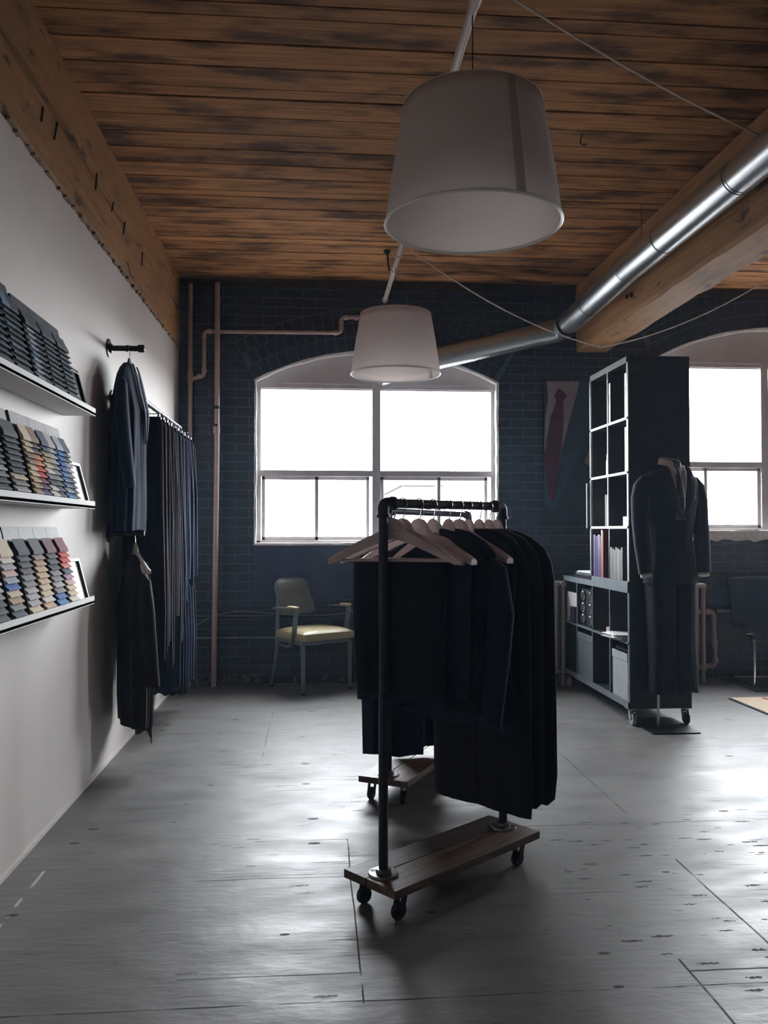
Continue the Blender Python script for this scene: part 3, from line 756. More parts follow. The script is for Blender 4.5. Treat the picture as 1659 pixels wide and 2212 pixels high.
def board(label, y0, y1, zf, cols, h=.345, head=.050, mat=None, first=.062, group='fabric sample boards', lean=14):
    w_ = y1 - y0
    t = thing('sample_board', label, 'sample board', (XL + .125, y0, zf), (0, -R(lean), 0), group)
    MB().rbox((-.022, .001, 0), (0, w_ - .001, h), .0012).build('backing', [m_board, m_boardk][0] if mat is None else mat, t)
    MB().box((-.0225, -.0005, .001), (-.0008, .0012, h - .001)).build('board_edge', m_boardk, t)
    nc = len(cols); mg = .016 if nc == 2 else .034; cw = (w_ - mg - .008) / nc
    if mat is None or True:
        hd = MB(); rr = random.Random(int(y0 * 1000))
        for r_ in range(2):
            x = w_ * .36; zz = h - .014 - r_ * .011
            while x < w_ * .64: l = rr.uniform(.003, .007); hd.box((.0, x, zz), (.0006, x + l, zz + .0035)); x += l + .0015
        hd.build('printed_heading', m_white if mat is None else M('grey_print', (.16, .18, .20)), t)
    for ci, col in enumerate(cols):
        n = len(col); hh = (h - head - first - .018) / (n - 1); z = h - head - first
        ya_ = mg + ci * cw; yb2 = ya_ + cw - .0025; st_ = MB()
        st_.prism([(0, .012), (SO, .012), (SO, h - head - first * .75), (.002, h - head)], (ya_, yb2), lambda a, b, c: (a, c, b))
        st_.build('swatch_stack', m_boardk, t, smooth=False)  # black block: shade on the side of the swatches put into colour
        for i, c in enumerate(col):
            if i: z -= hh
            me = swatch_mesh(cw - .0025, first if i == 0 else hh * 1.04, .015)
            o = bpy.data.objects.new('swatch', me); C.objects.link(o); o.parent = t; o.location = (SO * .8, mg + ci * cw, z)
            o.material_slots[0].link = 'OBJECT'; o.material_slots[0].material = cmat(c)
    return t
def YX(px, X=XL + .125): return atX(px, 1143, X).y
# lowest ledge
e_ = [YX(47), YX(87), YX(117), YX(141), YX(163)]
bw = (e_[-1] - YX(50)) / 4; s_ = YX(54)
xs = [s_ + bw * i for i in range(5)]
board('sample board with blue, tan and pale strips at the left end of the lowest ledge', s_ - .012 - bw, s_ - .012, fL, [['cream', 'ivory', 'lgrey', 'pink', 'pblue', 'blue', 'cream', 'tan', 'grey', 'slate']])
board('pale sample board barely inside the left edge on the lowest ledge', s_ - .020 - 2 * bw, s_ - .018 - bw, fL, [['grey', 'slate', 'lgrey', 'grey', 'ivory', 'lgrey', 'grey', 'slate', 'dgrey', 'slate']])
board('sample board fading from slate to light grey strips on the lowest ledge', xs[0], xs[1], fL, [['navy', 'slate', 'slate', 'dgrey', 'grey', 'grey', 'lgrey', 'lgrey', 'lgrey', 'cream']])
board('sample board of mostly beige and cream strips on the lowest ledge', xs[1], xs[2], fL, [['dgrey', 'taupe', 'tan', 'beige', 'beige', 'beige', 'cream', 'cream', 'ivory', 'peach']])
board('sample board with burgundy head strip and bright blue foot strips on the lowest ledge', xs[2], xs[3], fL, [['burgundy', 'slate', 'slate', 'navy', 'grey', 'grey', 'lgrey', 'grey', 'blue', 'azure']])
board('sample board with crimson head strip and red strips on the lowest ledge', xs[3], xs[4], fL, [['crimson', 'red', 'red', 'salmon', 'slate', 'lilac', 'pink', 'cream', 'cream', 'ivory']])
# middle ledge
s_ = YX(64); e2 = YX(166); bw = (e2 - s_) / 3; xs = [s_ + bw * i for i in range(4)]
board('sample board of wide slate strips with one cream strip low down, middle ledge', s_ - .035 - bw * .9, s_ - .035, fM, [['slate', 'slate', 'slate', 'slate', 'slate', 'navy', 'slate', 'cream', 'grey', 'lgrey']], h=.33)
board('grey sample board cut off by the left edge on the middle ledge', s_ - .045 - bw * 1.8, s_ - .042 - bw * .9, fM, [['slate', 'slate', 'grey', 'slate', 'slate', 'dgrey', 'lgrey', 'grey', 'slate', 'slate']], h=.33)
board('two-column sample board with orange and red strips on the middle ledge', xs[0], xs[1], fM, [['cream', 'cream', 'cream', 'taupe', 'taupe', 'cream', 'cream', 'beige', 'tan', 'tan'], ['brown', 'dgrey', 'dgrey', 'orange', 'orange', 'red', 'red', 'maroon', 'plum', 'purple']], h=.335)
board('two-column sample board with indigo, khaki and grey strips on the middle ledge', xs[1], xs[2], fM, [['indigo', 'indigo', 'khaki', 'khaki', 'cream', 'ivory', 'grey', 'slate', 'ivory', 'ivory'], ['lgrey', 'lgrey', 'lgrey', 'lgrey', 'grey', 'grey', 'grey', 'slate', 'slate', 'slate']], h=.335)
board('two-column sample board of bright blue strips on the middle ledge', xs[2], xs[3], fM, [['silver', 'azure', 'azure', 'blue', 'blue', 'azure', 'steel', 'steel', 'silver', 'azure'], ['navy', 'slate', 'slate', 'lgrey', 'lgrey', 'grey', 'slate', 'slate', 'slate', 'dgrey']], h=.335)
# top ledge
dn = m_boardnavy; xs_ = [YX(66), YX(100), YX(131), YX(163)]; s_ = xs_[0]; bw = (YX(163) - s_) / 3; xs = [s_ + bw * i for i in range(4)]
kk = ['inkl', 'ink', 'inkl', 'slate', 'ink', 'inkl', 'slate', 'ink', 'slate', 'inkl']
board('dark board with a column of silver grey strips on the top ledge', xs[0], xs[1], fT, [['slate', 'silver', 'silver', 'silver', 'silver', 'steel', 'silver', 'silver', 'silver', 'silver'], kk], h=.335, mat=dn)
board('dark navy sample board touching the right side of the silver-striped board, top ledge', xs[1], xs[2], fT, [kk[::-1], ['slate'] * 3 + kk[:7]], h=.335, mat=dn)
board('dark navy sample board next to the small black box frame on the top ledge', xs[2], xs[3], fT, [kk, kk[3:] + kk[:3]], h=.335, mat=dn)
board('dark sample board left of the silver-striped board on the top ledge', s_ - .03 - bw, s_ - .03, fT, [['steel', 'slate', 'inkl', 'steel', 'ink', 'slate', 'steel', 'inkl', 'slate', 'slate'], kk], h=.35, mat=dn)
board('dark sample board cut off by the left edge on the top ledge', s_ - .035 - 2 * bw, s_ - .034 - bw, fT, [kk, kk[::-1]], h=.35, mat=dn)

def small_frame(label, y0, y1, zf, h, face):
    w_ = y1 - y0
    t = thing('framed_card', label, 'frame', (XL + .125, y0, zf), (0, -R(15), 0), 'small frames on the ledges')
    f = MB(); b = .013
    for lo, hi in (((-.024, 0, 0), (0, b, h)), ((-.024, w_ - b, 0), (0, w_, h)), ((-.024, b, 0), (0, w_ - b, b)), ((-.024, b, h - b), (0, w_ - b, h))): f.rbox(lo, hi, .0015)
    f.build('frame_moulding', m_frameblk, t)
    MB().box((-.022, b, b), (-.012, w_ - b, h - b)).build('print', face, t, smooth=False)
    return t
small_frame('small black frame holding a blank white card at the end of the middle ledge', YX(172), YX(196), fM, .20, m_print)
small_frame('small black frame with bright white card at the end of the lowest ledge', YX(172), YX(196), fL, .20, m_print)
fr = small_frame('small all-black frame with a white line at the end of the top ledge', YX(168), YX(190), fT, .19, M('black_card', (.012, .013, .017), rough=.5))
MB().box((.0, .02, .172), (.001, .16, .176)).build('white_line', m_white, fr)

# ------------------------------------------------------------------ cloth makers (local frame: x across the shoulders, y thickness, z up)
def cloth(secs, n=44, fold=.006, k=5., seed=0, p=2.6, sub=5, m=None, hem=.006, rad=0.):
    """secs: (z, halfwidth, halfthickness, cx, cy) from the top down"""
    rr = random.Random(seed); ph = [rr.uniform(0, 6.28) for _ in range(4)]; m = m or MB(); L = []
    S = [tuple(s) + (0,) * (5 - len(s)) for s in secs]
    for i in range(len(S) - 1):
        for j in range(sub):
            t = j / sub; L.append([a + (b - a) * t for a, b in zip(S[i], S[i + 1])])
    L.append(list(S[-1])); zt, zb = S[0][0], S[-1][0]; rings = []
    for z, hw, ht, cx_, cy_ in L:
        g = min(1, (zt - z) / max(.01, (zt - zb)) * 1.6) ** .8; rg = []
        for q in range(n):
            a = 2 * PI * q / n; ca, sa = math.cos(a), math.sin(a)
            u = math.copysign(abs(ca) ** (2 / p), ca); v = math.copysign(abs(sa) ** (2 / p), sa)
            wv = fold * g * (math.sin(k * u * 2 + ph[0] + z * 1.5) + .5 * math.sin(k * 3.7 * u + ph[1] + z * 2.2) + .25 * math.sin(k * 8 * u + ph[2]))
            dz = hem * math.sin(u * 4 + ph[3]) * (1 if z == zb else 0)
            pr = 1 + rad * g * (math.sin(9 * a + ph[1] + z) + .6 * math.sin(17 * a + ph[2] - z * 1.7))
            rg.append((cx_ + u * hw * pr, cy_ + v * ht * pr + wv, z + dz))
        rings.append(rg)
    return m.rings(rings)

def hanger(label, loc, rz, group, mat=m_hanger, bar=True, span=.225, metal=False):
    """loc = point on the rail the hook hangs from"""
    t = thing('coat_hanger', label, 'hanger', loc, rz, group)
    hk_ = [(.0, 0, -.095), (0, 0, -.045), (.008, 0, -.034), (.017, 0, -.020), (.019, 0, -.004), (.013, 0, .010), (0, 0, .0155), (-.013, 0, .010), (-.018, 0, -.002)]
    MB().tube(bez(*[Vector(h) for h in (hk_[0], hk_[1], hk_[3], hk_[4])], 6)[:-1] + [Vector(h) for h in hk_[4:]], .0019, 7).build('hook', m_steel, t)
    b = MB(); n = 24; rings = []
    for s in (-1, 1):
        rings = []
        for i in range(n + 1):
            q = i / n; x = s * span * q; z = -.080 - .020 * q - .085 * q ** 1.25 ; ht = .013 * (1 - q) ** .5 + .0125; th = .0075 + .0145 * q ** 1.5
            y = -.012 * q ** 2
            hgt = ht * 1.1; dm_ = .030 * (1 - min(1, max(0, (q - .09) / .12)) ** 1.5)
            rings.append([(x, y - th, z - hgt), (x, y + th, z - hgt), (x, y + th * 1.05, z + dm_ * .8), (x, y + th * .5, z + ht * .55 + dm_), (x, y - th * .5, z + ht * .55 + dm_), (x, y - th * 1.05, z + dm_ * .8)])
        b.rings([[(p_[0], p_[1], p_[2] - .020) for p_ in rg_] for rg_ in rings])
    b.build('hanger_arms', mat, t, angle=50)
    if bar: MB().tube([(-span * .86, -.009, -.204), (span * .86, -.009, -.204)], .0055, 10).build('trouser_bar', mat, t)
    return t
def rackmat(loc, rz): return Matrix.Translation(loc) @ Matrix.Rotation(rz, 4, 'Z')

def trousers(label, loc, rz, top, bottom, hw, mat, group=None, seed=0, ht=.022, name='trousers', off=0.):
    """folded over a hanger bar; loc on the rail"""
    t = thing(name, label, 'trousers', (loc[0], loc[1], bottom), rz, group)
    b = bottom
    cloth([(top - b, hw * .98, .010, off), (top - b - .03, hw, ht, off), ((top - b) * .6, hw * .97, ht * 1.1, off - .004), ((top - b) * .25, hw * .93, ht * .9, off), (0, hw * .9, ht * .75, off)], seed=seed, fold=.006, k=4).build('front_leg', mat, t)
    cloth([(top - b - .01, hw * .93, .010, off, .014), (top - b - .04, hw * .95, ht * .8, off, .02), (.05 + (top - b) * .25, hw * .9, ht * .8, off + .006, .018), (.035, hw * .88, ht * .7, off + .01, .018)], seed=seed + 9, fold=.006, k=4).build('back_leg', mat, t)
    return t
def jacket(label, loc, rz, zs, hem, mat, group=None, seed=0, hw=.235, sleeves=True, lapel=None, name='suit_jacket', depth=1.):
    """hung on a hanger; zs = shoulder-top height, local origin at hem height under the hook"""
    t = thing(name, label, 'jacket', (loc[0], loc[1], hem), rz, group); h = zs - hem; d = depth
    cloth([(h, .045, .012 * d), (h - .012, .10, .022 * d), (h - .045, .165, .032 * d), (h - .085, hw * .92, .042 * d), (h - .14, hw, .054 * d), (h - .28, hw * .97, .085 * d), (h * .45, hw * .90, .080 * d), (h * .15, hw * 1.0, .080 * d), (0, hw * 1.02, .075 * d)],
          seed=seed, fold=.008, k=3.2, p=2.3, n=72, rad=.05).build('jacket_body', mat, t)
    if sleeves:
        for s in (-1, 1):
            L = min(.60, h * .82)
            MB().tube([(s * (hw - .045), 0, h - .10), (s * (hw - .005), -.008, h - .15), (s * (hw + .018), -.015, h - .30), (s * (hw + .010), -.030, h - .105 - L * .62), (s * (hw - .002), -.055, h - .105 - L)], [.014, .040, .050, .049, .043], 18, sq=(.75, 1.1)).build('sleeve', mat, t)
    if lapel:
        pr = [(0, .012), (.012, .022), (.045, .032), (.085, .042), (.14, .054), (.28, .085), (.60, .082)]
        def yt(q):
            for (q0, y0), (q1, y1) in zip(pr, pr[1:]):
                if q <= q1: return y0 + (y1 - y0) * (q - q0) / (q1 - q0)
            return .082
        for s in (-1, 1):
            MB().grid(lambda u, v: (s * (.006 + .03 * (1 - v) + .055 * u * math.sin(PI * min(1, .2 + .8 * v)) ), -yt(.01 + .44 * v) * d - .010, h - .01 - .44 * v), 5, 14).build('lapel', lapel, t, solid=.005)
    return t

# ------------------------------------------------------------------ rolling racks
ZBT = .122; ZR = 1.392
def rack(label, A, B, group):
    """A, B: feet of the two posts on the dolly top"""
    A, B = Vector(A), Vector(B); c = (A + B) / 2; dv_ = B - A; L = dv_.length; rz = math.atan2(dv_.y, dv_.x)
    t = thing('clothing_rack', label, 'clothing rack', (c.x, c.y, 0), rz, group)
    xo = L / 2; ex = .068; bw = .128
    MB().rbox((-xo - ex, -bw, ZBT - .030), (xo + ex, .012, ZBT), .003).build('dolly_board', m_dolly, t)
    MB().rbox((-xo - ex, .015, ZBT - .030), (xo + ex, bw, ZBT), .003).build('dolly_board', m_dolly2, t)
    for x in (-xo, xo):
        MB().tube([(x, 0, ZBT), (x, 0, ZR - .03)], .0165, 16).build('post', m_navysteel, t)
        fl = MB().lathe([(.0165, .022), (.026, .020), (.027, .008), (.050, .007), (.052, .0), (.0, .0)], (x, 0, ZBT), 28)
        f = fl.build('flange', m_flange, t); f['label'] = 'round floor flange with screws'
        s = MB()
        for k in range(4): a = k * PI / 2 + .5; s.lathe([(.0095, -.001), (.0095, .0012), (.002, .0014)], (x + .038 * math.cos(a), .038 * math.sin(a), ZBT + .007), 8)
        s.build('screw', m_black, f)
    MB().tube([(-xo + .03, 0, ZR), (xo - .03, 0, ZR)], .0165, 16).build('rail', m_navysteel, t)
    for s in (-1, 1):
        e = MB(); pth = rpath([(s * xo, 0, ZR - .045), (s * xo, 0, ZR), (s * (xo - .045), 0, ZR)], .028, 8)
        e.tube(pth, .0205, 16); e.lathe([(.020, -.006), (.0245, -.005), (.0245, .006), (.020, .007)], (s * xo, 0, ZR - .045), 16)
        e.lathe([(.020, -.006), (.0245, -.005), (.0245, .006), (.020, .007)], (s * (xo - .045), 0, ZR), 16, 'x'); e.build('elbow', m_navysteel, t)
    for x in (-xo + .005, xo - .005):
        for y in (-.085, .085):
            k = MB(); k.rbox((x - .028, y - .022, ZBT - .036), (x + .028, y + .022, ZBT - .030), .001)
            k.beam((x - .002, y - .015, ZBT - .038), (x - .016, y - .015, .029), .026, .003, (0, 1, 0)); k.beam((x - .002, y + .015, ZBT - .038), (x - .016, y + .015, .029), .026, .003, (0, 1, 0))
            ko = k.build('caster', m_black, t)
            MB().lathe([(.008, -.012), (.025, -.012), (.029, -.007), (.029, .007), (.025, .012), (.008, .012)], (x - .016, y, .029), 24, 'y').build('wheel', m_rubber, ko)
    return t, rz, A, B
A1 = atZ(828, 1888, ZBT); B1 = atZ(1087, 1786, ZBT)
A2 = atZ(839, 1674, ZBT); B2 = A2 + (Vector((atZ(1012, 1575, ZBT).x, 0, 0)) - Vector((A2.x, 0, 0))) + Vector((0, .50, 0))
rk1, rz1, A1, B1 = rack('pipe clothing rack on a plank dolly nearest the camera', A1, B1, 'rolling pipe racks')
# second rack: right-hand top elbow seen at (1012,1108)
tgt = atZ(1012, 1112, ZR)
if not (4.0 < tgt.y < 5.2): tgt = Vector((.835, 4.62, ZR))
print('TGT', tgt, A1, B1, A2, (B1 - A1).length)
B2 = Vector((tgt.x, tgt.y, ZBT))
rk2, rz2, A2, B2 = rack('pipe clothing rack on a plank dolly behind the first rack', A2, B2, 'rolling pipe racks')

def on_rail(A, B, px):
    lo, hi = 0., 1.
    for _ in range(40):
        m = (lo + hi) / 2; p = A.lerp(B, m); v = CM.transposed() @ (Vector((p.x, p.y, ZR)) - Vector((0, 0, H)))
        q = 829.5 + F * v.x / -v.z
        if q < px: lo = m
        else: hi = m
    p = A.lerp(B, (lo + hi) / 2); return Vector((p.x, p.y, ZR + .0015))
G = 'wooden hangers on the front rack'
perp = rz1 - PI / 2
# yaw of each hanger: perp + twist
hs = [(869, 24, 'pale wooden hanger with trouser bar, nearest the front post of the first rack'),
      (849, 36, 'pale wooden hanger with the widest spread, crossing behind the front post'),
      (905, 14, 'pale wooden hanger in front of window light, third along the front rack'),
      (935, 8, 'pale wooden hanger just behind the third along the front rack'),
      (969, 4, 'pale wooden hanger holding a dark jacket in the middle of the front rack'),
      (992, 8, 'pale wooden hanger whose right arm shows bare over dark cloth'),
      (1012, 0, 'pale wooden hanger top right of the bare-armed one'),
      (1035, 0, 'pale wooden hanger third from the far end of the front rack'),
      (1056, 0, 'pale wooden hanger second from the far end of the front rack'),
      (1073, 0, 'pale wooden hanger at the far end of the front rack')]
HP = []
for px, tw, lb in hs:
    p = on_rail(A1, B1, px); rz = perp + R(tw); HP.append((p, rz)); hanger(lb, tuple(p + Vector((0, 0, .0035))), rz, G, span=.225 if px in (869, 849, 905, 992) else .165, bar=px in (869, 849, 905, 992))
zt = ZR - .204
GG = 'clothes on the front rack'
trousers('near black folded trousers on the first hanger of the front rack', HP[0][0], HP[0][1], zt + .003, .70, .178, c_navy, GG, 1, off=-.01)
trousers('dark navy folded trousers crossing behind the front post', HP[1][0], HP[1][1], zt + .003, .74, .160, c_black, GG, 2, off=.03)
trousers('black trousers under the third hanger of the front rack', HP[2][0], HP[2][1], zt + .003, .70, .19, c_navy, GG, 3, off=.02)
jacket('black jacket on the fourth hanger of the front rack', HP[3][0], HP[3][1], ZR - .088, .66, c_black, GG, 4, .215, depth=.35, sleeves=False)
jacket('black jacket with rounded shoulder in the middle of the front rack', HP[4][0], HP[4][1], ZR - .088, .60, c_navy, GG, 5, .225, depth=.35)
trousers('black trousers under the bare hanger arm on the front rack', HP[5][0], HP[5][1], zt + .003, .60, .19, c_black, GG, 8)
jacket('black jacket just past the bare hanger arm on the front rack', HP[6][0], HP[6][1], ZR - .088, .56, c_navy, GG, 6, .225, depth=.32, sleeves=False)
def bag(label, loc, rz, zs, hem, hw, seed, flat=False):
    t = thing('garment_bag', label, 'garment bag', (loc[0], loc[1], hem), rz, GG); h = zs - hem
    cloth([(h, .05, .015), (h - .008, .10, .020), (h - .035, .165, .022), (h - .075, hw * .84, .024), (h - .125, hw * .95, .026), (h - .20, hw, .027), (h * .5, hw * 1.01, .028), (.12, hw * 1.02, .026), (.03, hw * (1.02 if flat else .98), .024), (0, hw * (1.01 if flat else .86), .018)], seed=seed, fold=.007, k=3, hem=.003 if flat else .012).build('bag_body', c_bag, t)
    MB().tube([(0, -.030, .05), (0, -.034, h * .5), (0, -.028, h - .1)], .003, 6).build('zip', m_black, t)
    return t
bag('long black coat cover with straight hem, third from the far end of the front rack', HP[7][0], HP[7][1], ZR - .088, .245, .235, 7, True)
bag('black garment bag second from the far end of the front rack', HP[8][0], HP[8][1], ZR - .088, .258, .25, 8)
bag('black garment bag with rounded shoulder at the far end of the front rack', HP[9][0] + Vector((.0, 0, 0)), HP[9][1] + R(3), ZR - .088, .262, .262, 9)
# rear rack
G2 = 'wooden hangers on the rear rack'; perp2 = rz2 - PI / 2
for i, (f_, lb) in enumerate(((.045, 'pale wooden hanger nearest the left post of the rear rack'), (.34, 'pale wooden hanger second along the rear rack'), (.56, 'pale wooden hanger third along the rear rack'), (.78, 'pale wooden hanger nearest the right end of the rear rack'))):
    p = A2.lerp(B2, f_); p = Vector((p.x, p.y, ZR + .005)); hanger(lb, tuple(p), perp2 + R(20), G2, span=.225 if i < 2 else .155, bar=i < 2)
    if i < 2: trousers(('long dark trousers hanging low over the rear dolly', 'black trousers second along the rear rack')[i], p, perp2 + R(20), zt, (.205, .17)[i], (.165, .17)[i], (c_navy, c_black)[i], 'clothes on the rear rack', 30 + i, off=(.0, .0)[i])
    else: jacket(('dark jacket third along the rear rack', 'dark jacket nearest the right end of the rear rack')[i - 2], p, perp2 + R(20), ZR - .10, (.48, .5)[i - 2], (c_black, c_navy)[i - 2], 'clothes on the rear rack', 40 + i, .21, depth=.6)

# ------------------------------------------------------------------ wall pegs, rails and the clothes on the left wall
def peg(label, y, z):
    t = thing('pipe_peg', label, 'wall hook', (XL, y, z), 0, 'iron pipe pegs')
    MB().lathe([(0, 0), (.052, .0), (.052, .007), (.026, .010), (.025, .022), (.017, .024)], (0, 0, 0), 26, 'x').build('flange', m_black, t)
    MB().tube([(.01, 0, 0), (.185, 0, 0)], .0155, 14).build('pipe_arm', m_black, t)
    MB().lathe([(.0155, -.002), (.0215, 0), (.0215, .028), (.017, .034), (0, .036)], (.165, 0, 0), 16, 'x').build('end_cap', m_black, t)
    MB().lathe([(.0155, -.008), (.019, -.006), (.019, .006), (.0155, .008)], (.105, 0, 0), 16, 'x').build('coupling', m_black, t)
    return t
pg = atX(234, 752, XL); peg('black iron pipe peg with round flange carrying the navy jacket', pg.y, pg.z)
pg2 = atX(234, 1152, XL); peg('black iron pipe peg under the navy jacket carrying the brown jacket', pg2.y, pg2.z)
hp1 = Vector((XL + .115, pg.y, pg.z + .002)); hp2 = Vector((XL + .150, pg2.y, pg2.z + .002))
hanger('dark hanger hidden inside the navy jacket on the upper wall peg', tuple(hp1), R(90), 'hangers on the wall pegs', mat=m_black, span=.17, bar=False)
hanger('pale wooden hanger on the lower wall peg with a dark brown jacket', tuple(hp2), R(114), 'hangers on the wall pegs', mat=m_whitehanger)
jacket('navy jacket on the upper wall peg, right of the ledges', hp1, R(90), hp1.z - .088, hp1.z - 1.02, c_nav2, 'jackets on the wall pegs', 11, .225, depth=1.05, lapel=c_blue)
jb = jacket('dark brown jacket with tan lining on the lower wall peg', hp2, R(114), hp2.z - .120, hp2.z - 1.05, c_brown, 'jackets on the wall pegs', 12, .20, depth=.95)
h_ = 1.05 - .115
def ylin(q): return .022 + (.085 - .022) * min(1, q / .30) ** .8
MB().grid(lambda u, v: (-.085 + .035 * u + .05 * v, -ylin(.05 + .40 * v) * .95 - .012, h_ - .05 - .40 * v), 4, 14).build('tan_lining', c_tan, jb, solid=.004)
MB().grid(lambda u, v: (-.20 + .30 * u, -.045 - .02 * math.sin(5 * u), -.002 - v * (.04 + .05 * abs(math.sin(4 * u + 1)))), 12, 3).build('lining_hem', c_brown, jb, solid=.004)

# long rail with clip hangers
xr = XL + .165; zr = atX(306, 862, xr).z; ya = atX(306, 862, xr).y; yb_ = 6.25
rl = thing('wall_rail', 'black iron clothes rail standing off the white wall behind the navy jacket', 'clothes rail', (XL, ya, zr))
MB().tube(rpath([(XL + .01, ya, zr), (xr, ya, zr), (xr, yb_, zr), (XL + .01, yb_, zr)], .03), .0155, 14).build('rail', m_black, rl, world=True)
for y in (ya, yb_): MB().lathe([(0, 0), (.050, .0), (.050, .007), (.026, .010), (.025, .022), (.017, .024)], (XL, y, zr), 24, 'x').build('flange', m_black, rl, world=True)
MB().tube(rpath([(XL + .05, ya, zr), (xr, ya, zr), (xr, ya + .05, zr)], .03), .021, 14).build('elbow', m_black, rl, world=True)
# lower rail
zl2 = 1.03; yl = 5.45
rl2 = thing('wall_rail', 'lower black iron clothes rail near the corner under the long rail', 'clothes rail', (XL, yl, zl2))
MB().tube(rpath([(XL + .01, yl, zl2), (xr, yl, zl2), (xr, yb_ + .25, zl2), (XL + .01, yb_ + .25, zl2)], .03), .0155, 14).build('rail', m_black, rl2, world=True)
for y in (yl, yb_ + .25): MB().lathe([(0, 0), (.050, .0), (.050, .007), (.026, .010), (.025, .022), (.017, .024)], (XL, y, zl2), 24, 'x').build('flange', m_black, rl2, world=True)

def clip_hanger(label, y, z, g):
    t = thing('clip_hanger', label, 'hanger', (xr, y, z + .0175), R(90) - PI / 2 + R(random.uniform(-6, 6)), g)
    MB().tube([(-.012, 0, -.008), (-.010, 0, .004), (0, 0, .0), (.012, 0, -.010), (.012, 0, -.022), (0, 0, -.035), (0, 0, -.085)], .0022, 6).build('hook', m_steel, t)
    MB().tube([(-.10, 0, -.085), (.10, 0, -.085)], .0026, 8).build('crossbar', m_steel, t)
    for s in (-.075, .075): MB().rbox((s - .007, -.006, -.108), (s + .007, .006, -.082), .002).build('clip', m_steel, t)
    return t
mats = [(c_black, 'black', 1.40), (c_plum, 'plum', 1.36), (c_black, 'near black', 1.52), (c_grey, 'grey edged', 1.22), (c_slate, 'slate', 1.40), (c_navy, 'dark navy', 1.14), (c_blue, 'mid blue', 1.16), (c_nav2, 'bright navy', 1.02), (c_blue, 'light edged blue', 1.05), (c_slate, 'slate blue', .98)]
where = ['directly behind the navy jacket', 'showing a plum stripe on the long rail', 'hanging lowest on the long rail', 'with a pale edge on the long rail', 'in the middle of the long rail', 'just past the middle of the long rail', 'fourth from the corner end of the long rail', 'third from the corner end of the long rail', 'second from the corner end of the long rail', 'at the corner end of the long rail']
for i, (mt, nm, ln) in enumerate(mats):
    y = ya + .12 + i * .138
    clip_hanger('chrome clip hanger holding trousers ' + where[i], y, zr, 'clip hangers on the long rail')
    t = thing('trousers', nm + ' trousers ' + where[i], 'trousers', (xr, y, zr - .085 - ln), R(random.uniform(-8, 8)), 'trousers on the long rail')
    hw = .115 + random.uniform(-.012, .012)
    cloth([(ln, .085, .012), (ln - .05, .10, .020), (ln * .6, hw, .030, random.uniform(-.01, .01)), (ln * .2, hw * 1.08, .034, random.uniform(-.01, .01)), (0, hw * 1.05, .028)], seed=50 + i, fold=.010, k=4, hem=.02).build('trouser_leg', mt, t)
    cloth([(ln - .01, .08, .010, 0, .02), (ln - .06, .10, .016, .01, .03), (ln * .2, hw * .95, .020, .012, .035), (.04, hw * .9, .018, .016, .035)], seed=70 + i, fold=.010, k=4, hem=.02).build('trouser_leg', mt, t)
for i in range(7):
    y = yl + .10 + i * .125; mt = (c_navy, c_slate, c_black, c_navy, c_blue, c_navy, c_slate)[i]
    wl = ['nearest the camera', 'second', 'third', 'fourth', 'fifth', 'sixth', 'closest to the corner'][i]
    nm = ['dark navy', 'slate', 'near black', 'dark navy', 'blue', 'dark navy', 'slate'][i]
    clip_hanger('chrome clip hanger on the lower rail, ' + wl + (' along' if 0 < i < 6 else ''), y, zl2, 'clip hangers on the lower rail')
    ln = .72 + random.uniform(-.05, .04)
    t = thing('trousers', nm + ' folded trousers on the lower rail, ' + wl + (' along' if 0 < i < 6 else ''), 'trousers', (xr, y, zl2 - .085 - ln), R(random.uniform(-8, 8)), 'trousers on the lower rail')
    cloth([(ln, .085, .012), (ln - .05, .11, .022), (ln * .5, .125, .032), (0, .12, .028)], seed=90 + i, fold=.010, k=4, hem=.03).build('trouser_leg', mt, t)
q = atZ(372, 1500, .004)
tag(MB().tube(bez(atZ(398, 1468, .004), atZ(402, 1497, .004), atZ(380, 1485, .004), atZ(356, 1500, .004), 16) + bez(atZ(350, 1502, .004), atZ(345, 1508, .004), atZ(340, 1506, .004), atZ(330, 1512, .004), 6), .003, 6).build('floor_cable', M('white_cable', (.5, .5, .48), rough=.5)), 'thin white cable on the floor under the trousers by the corner', 'cable')

